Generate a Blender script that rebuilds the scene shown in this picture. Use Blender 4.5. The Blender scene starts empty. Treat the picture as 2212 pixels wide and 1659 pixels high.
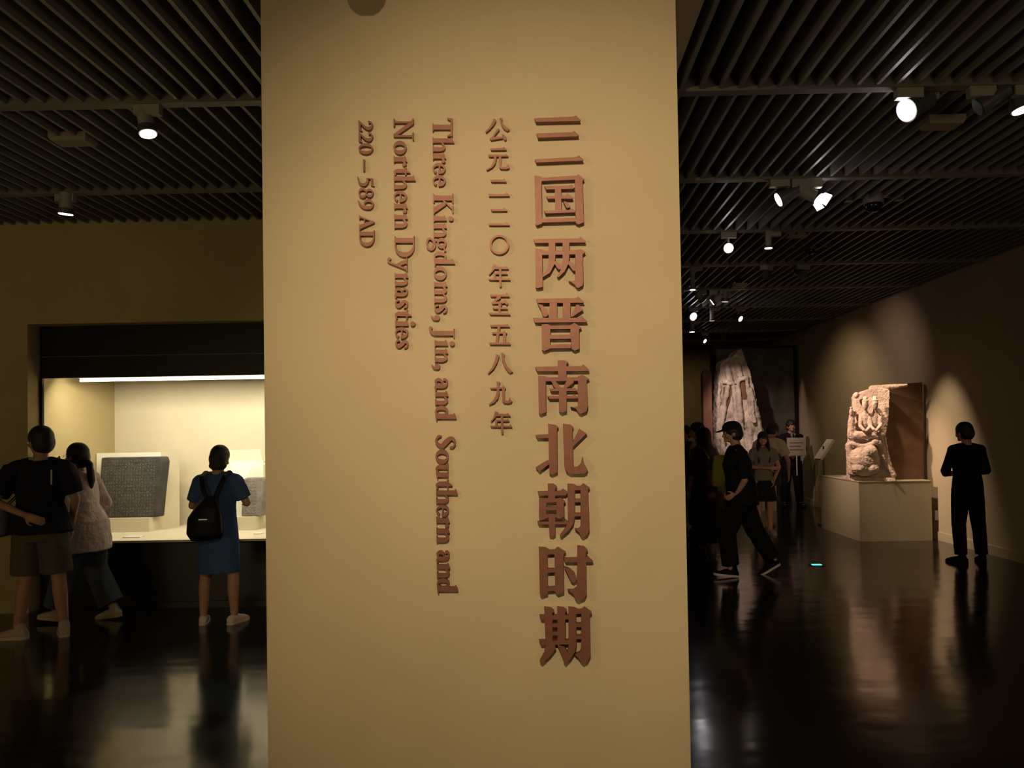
import bpy, bmesh, math, random
from mathutils import Vector, Matrix, geometry
random.seed(7)
W, HH, F = 2212.0, 1659.0, 1650.0
PX0, PY0 = 1150.0, 899.0
CAMZ = 1.66
CEIL = 3.72
YAW, PITCH, ROLL = 0.012, 0.019, 0.0165
sc = bpy.context.scene
COL = sc.collection

# ------------------------------------------------------------- camera
cam = bpy.data.cameras.new('camera'); camo = bpy.data.objects.new('camera', cam); COL.objects.link(camo)
RC = Matrix.Rotation(YAW, 3, 'Z') @ Matrix.Rotation(math.pi/2 + PITCH, 3, 'X') @ Matrix.Rotation(-ROLL, 3, 'Z')
camo.matrix_world = Matrix.Translation((0, 0, CAMZ)) @ RC.to_4x4()
cam.sensor_fit = 'HORIZONTAL'; cam.sensor_width = 36.0
cam.lens = F/W*36.0
cam.shift_x = -(PX0 - W/2)/W
cam.shift_y = (PY0 - HH/2)/W
cam.clip_start = 0.05; cam.clip_end = 100
sc.camera = camo
# ------------------------------------------------------------- world, exposure
w = bpy.data.worlds.new('world'); sc.world = w; w.use_nodes = True
w.node_tree.nodes['Background'].inputs[0].default_value = (1.0, 0.78, 0.5, 1)
w.node_tree.nodes['Background'].inputs[1].default_value = 0.02
sc.view_settings.view_transform = 'Standard'; sc.view_settings.look = 'None'
sc.view_settings.gamma = 1; sc.view_settings.use_curve_mapping = False
sc.view_settings.exposure = 0.4

def ray(px, py):
    return RC @ Vector(((px-PX0)/F, -(py-PY0)/F, -1.0))
C0 = Vector((0, 0, CAMZ))
def atY(px, py, Y):
    d = ray(px, py); return C0 + d*(Y/d.y)
def atX(px, py, X):
    d = ray(px, py); return C0 + d*(X/d.x)
def atZ(px, py, Z):
    d = ray(px, py); return C0 + d*((Z-CAMZ)/d.z)
WARM = (1.0, 0.72, 0.42); NEUT = (1.0, 0.82, 0.66); COOL = (0.93, 0.88, 1.0)
def spot(loc, target, power, size=60, blend=1.0, col=WARM, rad=0.03, parent=None):
    l = bpy.data.lights.new('spot', 'SPOT'); l.energy = power; l.color = col
    l.spot_size = math.radians(size); l.spot_blend = blend; l.shadow_soft_size = rad
    o = bpy.data.objects.new('lamp_light', l); COL.objects.link(o)
    o.location = loc; o.rotation_euler = (Vector(target)-Vector(loc)).to_track_quat('-Z', 'Y').to_euler()
    return o
def area(loc, target, power, sx, sy, col=WARM):
    l = bpy.data.lights.new('area', 'AREA'); l.energy = power; l.color = col
    l.shape = 'RECTANGLE'; l.size = sx; l.size_y = sy
    o = bpy.data.objects.new('area_light', l); COL.objects.link(o)
    o.location = loc; o.rotation_euler = (Vector(target)-Vector(loc)).to_track_quat('-Z', 'Y').to_euler()
    return o
# lamps of the tracks above and behind the camera that light the text wall
spot((-0.3, -0.6, 3.45), (0.12, 3.4, 1.88), 390, 62, 1.0, (1.0, .77, .46), .02)
spot((-3.0, 1.1, 3.45), (0.30, 3.4, 1.85), 62, 42, 1.0, (1.0, .77, .46), .02)
# unseen fill lights added behind the camera: the low general light of the hall
area((-5.6, -2.7, 1.0), (-5.2, 1.6, 4.2), 50, 3.6, .8, (1.0, .78, .38))
area((3.9, -2.7, 1.0), (4.0, 2.0, 4.2), 30, 2.6, .8, (1.0, .77, .50))
# show case lighting
area((-2.85, 7.62, 2.245), (-2.85, 8.6, 1.2), 50, 3.7, 0.06, (1.0, .88, .64))
# right hall
spot((4.55, 10.75, 3.6), (5.65, 10.65, .6), 235, 44, 1.0, (1.0, .76, .52), .04)
spot((3.1, 10.6, 3.45), (5.0, 11.3, 1.1), 400, 46, .9, (1.0, .70, .54), .04)
spot((2.9, 13.3, 3.45), (4.15, 15.6, 1.9), 190, 40, .8, (1.0, .74, .62), .04)
spot((5.25, 16.58, 3.6), (5.65, 16.6, .9), 26, 30, .9, (1.0, .76, .45), .04)
spot((3.4, 11.6, 3.5), (5.65, 12.3, 2.5), 36, 66, 1.0, (1.0, .72, .62), .04)
spot((3.9, 13.4, 3.6), (5.65, 14.0, 1.5), 55, 100, 1.0, (1.0, .76, .45), .04)  # added fill spot, brightens the dim stretch of the right wall
spot((2.4, 17.5, 3.4), (3.9, 20, 1.5), 25, 80, 1, (1.0, .72, .4), .04)

# ------------------------------------------------------------- materials
MATS = {}
def mat(name, col, rough=.6, metal=0.0, noise=0.0, nscale=8.0, bump=0.0, bscale=60.0, emit=None, estr=0.0, spec=.5, trans=0.0, alpha=1.0, detail=4):
    if name in MATS: return MATS[name]
    m = bpy.data.materials.new(name); m.use_nodes = True
    nt = m.node_tree; b = nt.nodes['Principled BSDF']
    b.inputs['Base Color'].default_value = (*col, 1); b.inputs['Roughness'].default_value = rough
    b.inputs['Metallic'].default_value = metal; b.inputs['Specular IOR Level'].default_value = spec
    b.inputs['Transmission Weight'].default_value = trans
    b.inputs['Alpha'].default_value = alpha
    if emit:
        b.inputs['Emission Color'].default_value = (*emit, 1); b.inputs['Emission Strength'].default_value = estr
    tc = nt.nodes.new('ShaderNodeTexCoord')
    if noise > 0:
        n = nt.nodes.new('ShaderNodeTexNoise'); n.inputs['Scale'].default_value = nscale; n.inputs['Detail'].default_value = detail
        nt.links.new(tc.outputs['Object'], n.inputs['Vector'])
        r = nt.nodes.new('ShaderNodeMapRange'); r.inputs[1].default_value = .3; r.inputs[2].default_value = .7
        r.inputs[3].default_value = 1-noise; r.inputs[4].default_value = 1+noise
        nt.links.new(n.outputs['Fac'], r.inputs[0])
        mx = nt.nodes.new('ShaderNodeVectorMath'); mx.operation = 'SCALE'
        mx.inputs[0].default_value = col; nt.links.new(r.outputs[0], mx.inputs['Scale'])
        nt.links.new(mx.outputs[0], b.inputs['Base Color'])
    if bump > 0:
        n2 = nt.nodes.new('ShaderNodeTexNoise'); n2.inputs['Scale'].default_value = bscale; n2.inputs['Detail'].default_value = 5
        nt.links.new(tc.outputs['Object'], n2.inputs['Vector'])
        bp = nt.nodes.new('ShaderNodeBump'); bp.inputs['Strength'].default_value = bump; bp.inputs['Distance'].default_value = .02
        nt.links.new(n2.outputs['Fac'], bp.inputs['Height']); nt.links.new(bp.outputs[0], b.inputs['Normal'])
    MATS[name] = m; return m

M_PILLAR = mat('pillar_paint', (.50, .40, .255), .75, noise=.05, nscale=1.6, bump=.12, bscale=160)
M_WALL = mat('olive_wall', (.42, .34, .17), .8, noise=.06, nscale=1.2, bump=.1, bscale=120)
M_WALLR = mat('right_wall', (.42, .34, .22), .8, noise=.06, nscale=1.2, bump=.1, bscale=120)
M_LETTER = mat('letter_bronze', (.20, .080, .052), .5, metal=.35, noise=.10, nscale=30)
M_SLAT = mat('slat_grey', (.20, .188, .17), .45, noise=.08, nscale=3)
M_BEAM = mat('track_grey', (.16, .145, .125), .5)
M_VOID = mat('void_black', (.006, .006, .006), .9)
M_BLACK = mat('case_black', (.006, .006, .007), .35, spec=.3)
M_CREAM = mat('case_cream', (.62, .56, .42), .8, noise=.04, nscale=3)
M_WHITE = mat('board_white', (.80, .76, .66), .7)
M_STONE = mat('dark_inscribed_stone', (.045, .045, .042), .75, noise=.35, nscale=14, bump=.6, bscale=90)
M_STONE2 = mat('grey_stone', (.20, .185, .16), .8, noise=.25, nscale=10, bump=.5, bscale=80)
M_SAND = mat('sand_stone', (.56, .42, .32), .85, noise=.22, nscale=9, bump=.5, bscale=50)
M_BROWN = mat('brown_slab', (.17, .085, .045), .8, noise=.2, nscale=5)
M_PED = mat('pedestal_paint', (.36, .31, .19), .75, noise=.05, nscale=3)
M_RELIEF = mat('cliff_relief', (.55, .46, .40), .85, noise=.45, nscale=4.5, bump=.8, bscale=25)
M_DARKP = mat('dark_mural', (.075, .065, .045), .7, noise=.5, nscale=2.2)
M_RED = mat('red_stele', (.30, .14, .10), .8, noise=.2, nscale=4)
M_FIX = mat('fixture_grey', (.30, .28, .25), .5)
M_FIXD = mat('fixture_dark', (.07, .07, .075), .4)
M_LENSW = mat('lens_white', (1, 1, 1), .4, emit=(1.0, .93, .95), estr=14)
M_LENSWARM = mat('lens_warm', (1, 1, 1), .4, emit=(1.0, .80, .66), estr=5)
M_LENSDIM = mat('lens_dim', (1, 1, 1), .4, emit=(1.0, .8, .65), estr=.35)
M_STRIP = mat('strip_diffuser', (1, 1, 1), .5, emit=(1.0, .88, .66), estr=.9)
M_SENS = mat('sensor_plastic', (.26, .22, .15), .6)

# floor: polished, slightly wavy
def floor_mat():
    m = bpy.data.materials.new('polished_floor'); m.use_nodes = True; nt = m.node_tree; b = nt.nodes['Principled BSDF']
    b.inputs['Base Color'].default_value = (.013, .011, .009, 1); b.inputs['IOR'].default_value = 1.65
    tc = nt.nodes.new('ShaderNodeTexCoord')
    mp = nt.nodes.new('ShaderNodeMapping'); mp.inputs['Scale'].default_value = (.8, 2.0, 1)
    nt.links.new(tc.outputs['Object'], mp.inputs[0])
    n = nt.nodes.new('ShaderNodeTexNoise'); n.inputs['Scale'].default_value = 1.3; n.inputs['Detail'].default_value = 2.5
    nt.links.new(mp.outputs[0], n.inputs['Vector'])
    bp = nt.nodes.new('ShaderNodeBump'); bp.inputs['Strength'].default_value = .10; bp.inputs['Distance'].default_value = .05
    nt.links.new(n.outputs['Fac'], bp.inputs['Height']); nt.links.new(bp.outputs[0], b.inputs['Normal'])
    n2 = nt.nodes.new('ShaderNodeTexNoise'); n2.inputs['Scale'].default_value = 3.0; n2.inputs['Detail'].default_value = 4
    nt.links.new(tc.outputs['Object'], n2.inputs['Vector'])
    r = nt.nodes.new('ShaderNodeMapRange'); r.inputs[3].default_value = .09; r.inputs[4].default_value = .19
    nt.links.new(n2.outputs['Fac'], r.inputs[0]); nt.links.new(r.outputs[0], b.inputs['Roughness'])
    return m
M_FLOOR = floor_mat()

# ------------------------------------------------------------- helpers
class MB:
    def __init__(s): s.v = []; s.f = []
    def add(s, vs, fs):
        o = len(s.v); s.v += [tuple(v) for v in vs]; s.f += [tuple(i+o for i in f) for f in fs]; return s
    def box(s, x0, x1, y0, y1, z0, z1, M=None):
        vs = [Vector((x, y, z)) for x in (x0, x1) for y in (y0, y1) for z in (z0, z1)]
        if M is not None: vs = [M @ v for v in vs]
        return s.add(vs, [(0,1,3,2),(4,6,7,5),(0,4,5,1),(2,3,7,6),(0,2,6,4),(1,5,7,3)])
    def cyl(s, p, q, r0, r1=None, n=20):
        p = Vector(p); q = Vector(q); r1 = r0 if r1 is None else r1
        d = (q-p).normalized(); a = d.orthogonal().normalized(); b = d.cross(a)
        vs = []
        for c, r in ((p, r0), (q, r1)):
            for i in range(n):
                t = 2*math.pi*i/n; vs.append(c + a*r*math.cos(t) + b*r*math.sin(t))
        fs = [(i, (i+1) % n, n+(i+1) % n, n+i) for i in range(n)] + [tuple(range(n))[::-1], tuple(range(n, 2*n))]
        return s.add(vs, fs)
    def cap(s, p, q, rp, rq=None, n=10):
        p = Vector(p); q = Vector(q); rq = rp if rq is None else rq
        d = q-p
        if d.length < 1e-6: d = Vector((0, 0, 1e-4)); q = p+d
        d.normalize(); a = d.orthogonal().normalized(); b = d.cross(a)
        rings = [(p-d*rp*math.sin(t), rp*math.cos(t)) for t in (1.2, .75, .35, 0)] + [(q+d*rq*math.sin(t), rq*math.cos(t)) for t in (0, .35, .75, 1.2)]
        return s._rings([(c, a*r, b*r) for c, r in rings], n)
    def _rings(s, rings, n):
        vs = []
        for c, a, b in rings:
            for i in range(n):
                t = 2*math.pi*i/n; vs.append(c + a*math.cos(t) + b*math.sin(t))
        fs = []
        for k in range(len(rings)-1):
            for i in range(n):
                j = (i+1) % n
                fs.append((k*n+i, k*n+j, (k+1)*n+j, (k+1)*n+i))
        fs += [tuple(range(n))[::-1], tuple(range((len(rings)-1)*n, len(rings)*n))]
        return s.add(vs, fs)
    def loft(s, rings, ref=(1, 0, 0), n=20):
        """rings: (centre, half width along ref, half depth)"""
        out = []; cs = [Vector(r[0]) for r in rings]; ref = Vector(ref)
        for i, r in enumerate(rings):
            d = (cs[min(i+1, len(cs)-1)]-cs[max(i-1, 0)]).normalized()
            a = (ref - d*ref.dot(d)).normalized(); b = d.cross(a)
            out.append((cs[i], a*r[1], b*r[2]))
        return s._rings(out, n)
    def ell(s, c, r, M=None, n=14):
        c = Vector(c); rings = []
        for k in range(1, n//2+2):
            t = math.pi*k/(n//2+2) - math.pi/2
            rings.append((Vector((0, 0, r[2]*math.sin(t))), Vector((r[0]*math.cos(t), 0, 0)), Vector((0, r[1]*math.cos(t), 0))))
        if M is not None: rings = [(M @ a, M @ b, M @ d) for a, b, d in rings]
        return s._rings([(c+a, b, d) for a, b, d in rings], n)
    def build(s, name, material, parent=None, smooth=False, loc=None):
        me = bpy.data.meshes.new(name); me.from_pydata(s.v, [], s.f)
        bm = bmesh.new(); bm.from_mesh(me); bmesh.ops.recalc_face_normals(bm, faces=bm.faces); bm.to_mesh(me); bm.free()
        if material: me.materials.append(material)
        if smooth:
            for p in me.polygons: p.use_smooth = True
        o = bpy.data.objects.new(name, me); COL.objects.link(o)
        if parent: o.parent = parent
        if loc is not None: o.location = loc
        return o
    def vol(s, name, material, parent=None, voxel=.01, smooth=4, disp=None, bevel=None):
        o = s.build(name, material, parent)
        m = o.modifiers.new('r', 'REMESH'); m.mode = 'VOXEL'; m.voxel_size = voxel; m.use_smooth_shade = True
        if smooth:
            m2 = o.modifiers.new('s', 'SMOOTH'); m2.factor = .5; m2.iterations = smooth
        if disp:
            t = bpy.data.textures.new('cl', 'CLOUDS'); t.noise_scale = disp[1]; t.noise_depth = 3
            m3 = o.modifiers.new('d', 'DISPLACE'); m3.texture = t; m3.strength = disp[0]; m3.mid_level = .5
            m3.texture_coords = 'GLOBAL' if len(disp) > 2 else 'LOCAL'
        VOLS.append(o); return o
VOLS = []
def bake_volumes():
    dg = bpy.context.evaluated_depsgraph_get()
    for o in VOLS:
        me = bpy.data.meshes.new_from_object(o.evaluated_get(dg)); me.name = o.name
        for p in me.polygons: p.use_smooth = True
        o['_new'] = me.name
        o.modifiers.clear(); o.data = me
        del o['_new']
def tag(o, label=None, cat=None, group=None, kind=None):
    if label: o['label'] = label
    if cat: o['category'] = cat
    if group: o['group'] = group
    if kind: o['kind'] = kind
    return o
def empty(name, loc, rz=0, scale=1):
    o = bpy.data.objects.new(name, None); COL.objects.link(o); o.location = loc; o.rotation_euler = (0, 0, rz)
    o.scale = (scale,)*3; o.empty_display_size = .1; return o
def bx(name, m, x0, x1, y0, y1, z0, z1, parent=None):
    return MB().box(x0, x1, y0, y1, z0, z1).build(name, m, parent)

# ------------------------------------------------------------- room
YW = 7.25      # wall with the show case
XR = 5.65      # long right wall
YB = 20.0      # end wall of the right hall
tag(bx('floor', M_FLOOR, -8, 6, -3, 20.5, -.1, 0), kind='structure')
ceil = tag(bx('ceiling', M_VOID, -8, 6, -3, 20.5, CEIL+.55, CEIL+.65), kind='structure')
tag(bx('wall_right', M_WALLR, XR, XR+.2, -3, 20.5, 0, CEIL+.55), kind='structure')
tag(bx('wall_end', M_WALL, .8, XR, YB, YB+.2, 0, CEIL+.55), kind='structure')
tag(bx('wall_passage', M_WALL, .7, .9, YW, YB, 0, CEIL+.55), kind='structure')
tag(bx('wall_left', M_WALL, -8.2, -8, -3, 9.5, 0, CEIL+.55), kind='structure')
tag(bx('wall_rear', M_WALL, -8, XR, -3.2, -3, 0, CEIL+.55), kind='structure')
tag(bx('baseboard_right', M_WALLR, XR-.015, XR, -3, 20, 0, .12), kind='structure')
# wall with opening for the show case
XO = atY(60, 900, YW).x          # left jamb
ZH = atY(300, 696, YW).z         # top of opening
YG = 7.42                        # front of the case
XE = .7
wl = MB(); wl.box(-8, XO, YW, 9.5, 0, CEIL+.55); wl.box(XO, XE, YW, YG+.02, ZH, CEIL+.55); wl.box(XO, XE, YG+.02, YG+.1, ZH, CEIL+.55)
wl.build('wall_back', M_WALL)['kind'] = 'structure'
# text wall (free standing broad pillar)
YP = 3.4
PL = atY(571.0, 815, YP).x; PR = atY(1475.5, 815, YP).x
tag(bx('wall_centre', M_PILLAR, PL, PR, YP, YP+.7, 0, CEIL+.3), kind='structure')
# flush plaster strip beside the text wall at ceiling level
SX = atZ(1521, 2, CEIL).x
tag(bx('trim_1', M_PILLAR, PR, SX, YP-1.0, atZ(1463, 162, CEIL).y, CEIL, CEIL+.3), kind='structure')
# slatted ceiling
BY = [4.656+1.68*i for i in range(-4, 10)]
PITCHX = .1185; SW = .022; SH = .14
def beam(y, x0, x1):
    return bx('beam', M_BEAM, x0, x1, y-.037, y+.037, CEIL-.012, CEIL+.16, ceil)
for y in BY:
    if y < YW: beam(y, -8, XR)
    else: beam(y, .9, XR)
slat_cache = {}
def slat(x, y0, y1):
    L = round(y1-y0, 3)
    if L not in slat_cache:
        me = MB().box(-SW/2, SW/2, 0, L, 0, SH).build('slat', M_SLAT, ceil); slat_cache[L] = me
        me.location = (x, y0, CEIL); return
    o = slat_cache[L].copy(); COL.objects.link(o); o.parent = ceil; o.location = (x, y0, CEIL)
rest = MB(); nslat = 0
X0 = atZ(1478, 178, CEIL).x
for b in range(len(BY)-1):
    ya, yb = BY[b]+.037, BY[b+1]-.037
    n0 = int((-7.95-X0)/PITCHX); n1 = int((XR-.02-X0)/PITCHX)
    for k in range(n0, n1+1):
        x = X0+k*PITCHX
        y0, y1 = ya, yb
        if y0 >= YW and x < .92: continue
        if y1 > YW and x < .92: y1 = YW-.01
        if y1-y0 < .05: continue
        if PL-.02 < x < SX+.02 and y0 < YP+.98 and y1 > YP-.02:
            y0c = YP+.75 if x < PR else YP+1.0
            if y0 < YP-.05: rest.box(x-SW/2, x+SW/2, y0, min(y1, YP-.02 if x < PR else YP-1.0), CEIL, CEIL+SH)
            y0 = max(y0, y0c)
            if y1-y0 < .05: continue
        ymid = max(y0, 3.2)
        inview = False
        if ymid < y1:
            u0 = x/y1*F+1170; u1 = x/max(ymid, 3.5)*F+1170
            lo, hi = min(u0, u1), max(u0, u1)
            inview = (hi > -20 and lo < 560) or (hi > 1475 and lo < 2230)
            if b > 8: inview = False
        if inview and nslat < 298 and y1 > 3.5:
            slat(x, y0, y1); nslat += 1
        else:
            rest.box(x-SW/2, x+SW/2, y0, y1, CEIL, CEIL+SH)
r_ = rest.build('slat_field', M_SLAT, ceil); r_['kind'] = 'stuff'

# ------------------------------------------------------------- raised lettering
def quad_union(polys, holes=()):
    """union of polygons -> list of triangles (2D) and vertices"""
    vs = []; fs = []
    for p in polys:
        a = sum(p[i][0]*p[(i+1) % len(p)][1]-p[(i+1) % len(p)][0]*p[i][1] for i in range(len(p)))
        if abs(a) < 1e-9: continue
        if a < 0: p = p[::-1]
        o = len(vs); vs += [Vector((x, y)) for x, y in p]; fs.append(list(range(o, o+len(p))))
    r = geometry.delaunay_2d_cdt(vs, [], fs, 0, 1e-4)
    V, FF, OF = r[0], r[2], r[5]
    return V, [f for f, of in zip(FF, OF) if of]
def glyph(polys, to3, t, parent, name='letter'):
    """polys in image-like units, to3 maps (x, y, depth) to the world"""
    V, T = quad_union(polys)
    used = sorted({i for f in T for i in f}); mp = {i: k for k, i in enumerate(used)}; n = len(used)
    vs = [to3(V[i][0], V[i][1], t) for i in used] + [to3(V[i][0], V[i][1], 0) for i in used]
    ec = {}
    for f in T:
        for a, b in zip(f, list(f[1:])+[f[0]]): ec[(a, b)] = 1
    fs = [tuple(mp[i] for i in f) for f in T] + [tuple(mp[i]+n for i in f)[::-1] for f in T]
    for (a, b) in ec:
        if (b, a) not in ec: fs.append((mp[b], mp[a], mp[a]+n, mp[b]+n))
    mb = MB(); mb.add(vs, fs); return mb.build(name, M_LETTER, parent)

def big(ox, oy, s):
    def f(x, y, t):
        p = atY(ox+x/s, oy+y/s, YP-BIGT)
        return (p.x, YP-.0015-t, p.z)
    return f
BIGT = .033; SMT = .018
def small(ox, oy, s):
    def f(x, y, t):
        p = atY(ox+x/s, oy+y/s, YP-SMT)
        return (p.x, YP-.0015-t, p.z)
    return f
def ringp(cx, cy, rx, ry, wx, wy, a0=0, a1=360, n=20, taper=0):
    out = []; m = max(4, int(n*abs(a1-a0)/360))
    pts = []
    for i in range(m+1):
        t = math.radians(a0+(a1-a0)*i/m); k = 1-taper*(i/m)
        pts.append(((cx+rx*math.cos(t), cy+ry*math.sin(t)), (cx+(rx-wx*k)*math.cos(t), cy+(ry-wy*k)*math.sin(t))))
    for i in range(m):
        out.append([pts[i][0], pts[i+1][0], pts[i+1][1], pts[i][1]])
    return out
def hull(p):
    p = sorted(set((round(a, 4), round(b, 4)) for a, b in p))
    def half(q):
        o = []
        for c in q:
            while len(o) > 1 and (o[-1][0]-o[-2][0])*(c[1]-o[-2][1])-(o[-1][1]-o[-2][1])*(c[0]-o[-2][0]) <= 1e-6: o.pop()
            o.append(c)
        return o[:-1]
    return half(p)+half(p[::-1])
def disc(cx, cy, rx, ry=None, n=14):
    ry = rx if ry is None else ry
    return [[(cx+rx*math.cos(2*math.pi*i/n), cy+ry*math.sin(2*math.pi*i/n)) for i in range(n)]]
def stroke(pts, sub=5):
    """pts (x,y,w): smooth stroke as quads"""
    P = []
    n = len(pts)
    for i in range(n-1):
        p0 = pts[max(i-1, 0)]; p1 = pts[i]; p2 = pts[i+1]; p3 = pts[min(i+2, n-1)]
        for k in range(sub):
            t = k/sub
            P.append(tuple(.5*((2*p1[c])+(-p0[c]+p2[c])*t+(2*p0[c]-5*p1[c]+4*p2[c]-p3[c])*t*t+(-p0[c]+3*p1[c]-3*p2[c]+p3[c])*t**3) for c in range(3)))
    P.append(pts[-1])
    sec = []
    for i, p in enumerate(P):
        q = P[min(i+1, len(P)-1)]; o = P[max(i-1, 0)]
        dx, dy = q[0]-o[0], q[1]-o[1]; l = math.hypot(dx, dy) or 1
        nx, ny = -dy/l, dx/l; w = p[2]/2
        sec.append(((p[0]+nx*w, p[1]+ny*w), (p[0]-nx*w, p[1]-ny*w)))
    return [h for h in (hull([sec[i][0], sec[i+1][0], sec[i+1][1], sec[i][1]]) for i in range(len(sec)-1)) if len(h) > 2]

A_ = (1120, 220, 5.925); B_ = (1120, 490, 5.925); C_ = (1120, 760, 5.925); D_ = (1120, 1030, 5.925); E_ = (1120, 1180, 5.925)
BIG = [
 (A_, [[(205,210),(690,192),(738,175),(795,232),(780,245),(225,258)], [(233,405),(680,390),(712,372),(775,430),(760,442),(250,460)], [(210,735),(730,708),(775,685),(832,740),(820,752),(228,777)]]),
 (A_, [[(203,945),(262,950),(310,968),(295,1000),(300,1560),(235,1580),(218,1562)], [(285,972),(725,945),(725,995),(285,1015)], [(720,952),(768,930),(845,990),(818,1010),(835,1540),(770,1568),(735,1552),(722,1000)], [(290,1495),(740,1485),(740,1532),(290,1545)],
   [(335,1078),(650,1072),(680,1060),(720,1100),(700,1112),(355,1122)], [(465,1080),(545,1080),(550,1395),(470,1395)], [(358,1205),(600,1200),(625,1168),(700,1225),(690,1240),(375,1240)], [(330,1392),(650,1382),(680,1362),(728,1400),(720,1415),(345,1428)], [(575,1270),(620,1285),(665,1330),(650,1355),(620,1360),(600,1330)]]),
 (B_, [[(193,158),(770,148),(795,125),(862,185),(850,200),(210,207)], [(215,280),(290,285),(325,300),(302,340),(310,770),(240,785),(218,775)], [(295,305),(735,300),(735,352),(295,360)], [(728,302),(800,280),(858,325),(820,350),(828,700),(820,750),(770,782),(745,775),(715,735),(645,690),(700,692),(728,680)],
   [(385,195),(470,195),(470,390),(460,480),(400,590),(312,642),(305,625),(370,540),(385,400)], [(462,440),(500,448),(540,490),(545,540),(520,548),(490,520),(460,470)], [(565,195),(650,195),(650,390),(640,470),(590,570),(512,647),(495,635),(545,540),(565,400)], [(636,440),(680,452),(725,490),(728,562),(700,562),(665,515),(636,475)]]),
 (B_, [[(227,920),(730,912),(765,890),(840,965),(830,972),(245,975)], [(398,960),(490,960),(498,1170),(398,1170)], [(570,960),(663,960),(665,1170),(570,1170)], [(248,985),(300,1000),(370,1060),(382,1110),(365,1145),(335,1155),(310,1130),(285,1050)], [(740,1000),(770,1000),(830,1060),(685,1155),(668,1150),(700,1080)],
   [(190,1165),(770,1165),(800,1130),(882,1210),(870,1220),(212,1226)], [(295,1250),(370,1245),(410,1262),(400,1560),(330,1590),(300,1570)], [(395,1265),(665,1258),(665,1308),(395,1310)], [(658,1260),(715,1228),(805,1290),(775,1312),(778,1560),(720,1585),(680,1562),(662,1310)], [(395,1385),(670,1380),(670,1432),(395,1435)], [(395,1508),(672,1500),(672,1552),(395,1556)]]),
 (C_, [[(212,190),(800,182),(830,160),(905,230),(890,245),(240,250)], [(505,108),(590,108),(638,130),(612,160),(612,335),(510,335)], [(250,305),(340,310),(370,328),(348,370),(352,770),(290,800),(260,785)], [(338,325),(775,325),(775,372),(345,378)], [(763,312),(815,290),(905,345),(870,365),(888,700),(870,760),(800,795),(770,780),(735,725),(668,705),(720,707),(762,690)],
   [(418,372),(470,372),(545,458),(530,480),(480,470),(450,440)], [(620,370),(712,370),(700,400),(600,478),(570,470),(600,400)], [(400,470),(700,465),(720,455),(755,495),(740,502),(415,505)], [(370,565),(690,562),(715,540),(765,585),(755,597),(395,602)], [(515,455),(612,455),(615,760),(555,780),(520,762)]]),
 (C_, [[(378,920),(480,935),(510,960),(492,985),(498,1540),(430,1572),(395,1555)], [(218,1062),(382,1055),(382,1103),(240,1105)], [(382,1383),(390,1438),(268,1532),(220,1480),(300,1430)], [(570,920),(660,930),(702,955),(690,985),(700,1475),(760,1470),(800,1430),(822,1345),(845,1440),(885,1500),(870,1545),(830,1562),(660,1562),(610,1530),(590,1470)], [(780,985),(875,1045),(860,1055),(690,1222),(680,1185),(720,1110)]]),
 (D_, [[(375,92),(445,92),(490,120),(468,150),(468,275),(378,275)], [(245,190),(540,182),(572,155),(635,205),(600,235),(265,238)], [(262,265),(355,272),(355,530),(300,552),(262,547)], [(350,270),(492,275),(492,325),(350,330)], [(488,280),(540,265),(600,320),(580,340),(585,510),(520,537),(488,522)], [(350,385),(490,385),(490,425),(350,425)], [(350,480),(490,480),(490,520),(350,525)], [(240,572),(580,575),(600,545),(635,580),(620,605),(260,610)], [(385,475),(468,475),(470,740),(440,762),(395,756)],
   [(628,92),(700,95),(738,108),(718,130),(718,500),(700,600),(640,690),(550,767),(530,757),(600,660),(635,560)], [(715,120),(800,120),(800,170),(715,172)], [(795,122),(835,85),(912,140),(888,165),(905,680),(880,740),(825,777),(800,762),(770,705),(722,665),(770,667),(798,640)], [(715,285),(800,285),(800,325),(715,325)], [(715,465),(800,465),(800,505),(715,505)]]),
 (D_, [[(260,905),(350,912),(388,935),(368,960),(372,1500),(290,1530),(272,1500)], [(366,942),(464,940),(464,990),(366,995)], [(460,942),(505,905),(605,965),(575,990),(580,1480),(500,1507),(470,1472)], [(368,1180),(466,1178),(466,1222),(368,1228)], [(370,1415),(472,1410),(472,1460),(370,1465)], [(580,1045),(850,1038),(880,1012),(955,1085),(930,1092),(600,1094)], [(755,888),(840,895),(885,935),(862,965),(868,1500),(840,1560),(765,1592),(735,1577),(700,1500),(630,1450),(700,1452),(750,1420)], [(585,1155),(650,1175),(715,1230),(740,1290),(735,1340),(700,1355),(670,1335),(640,1270)]]),
 (E_, [[(328,788),(415,798),(455,830),(432,855),(435,1240),(345,1240)], [(268,890),(645,885),(645,935),(290,942)], [(495,785),(580,795),(617,820),(598,850),(600,1240),(500,1240)], [(430,990),(503,990),(503,1035),(430,1035)], [(430,1095),(503,1095),(503,1140),(430,1140)], [(262,1210),(645,1205),(645,1255),(290,1264)], [(350,1250),(470,1258),(475,1312),(400,1410),(300,1505),(272,1478),(330,1370)], [(495,1255),(590,1290),(640,1370),(620,1430),(600,1482),(580,1462),(540,1360)],
   [(640,788),(715,795),(758,815),(735,850),(740,1250),(725,1350),(660,1450),(600,1508),(575,1475),(630,1370),(642,1250)], [(732,820),(812,818),(812,862),(732,868)], [(805,822),(850,788),(937,850),(910,880),(918,1400),(880,1480),(830,1507),(800,1482),(760,1420),(720,1390),(780,1367),(803,1340)], [(732,990),(808,990),(808,1035),(732,1035)], [(732,1145),(808,1145),(808,1190),(732,1190)]]),
]
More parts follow.
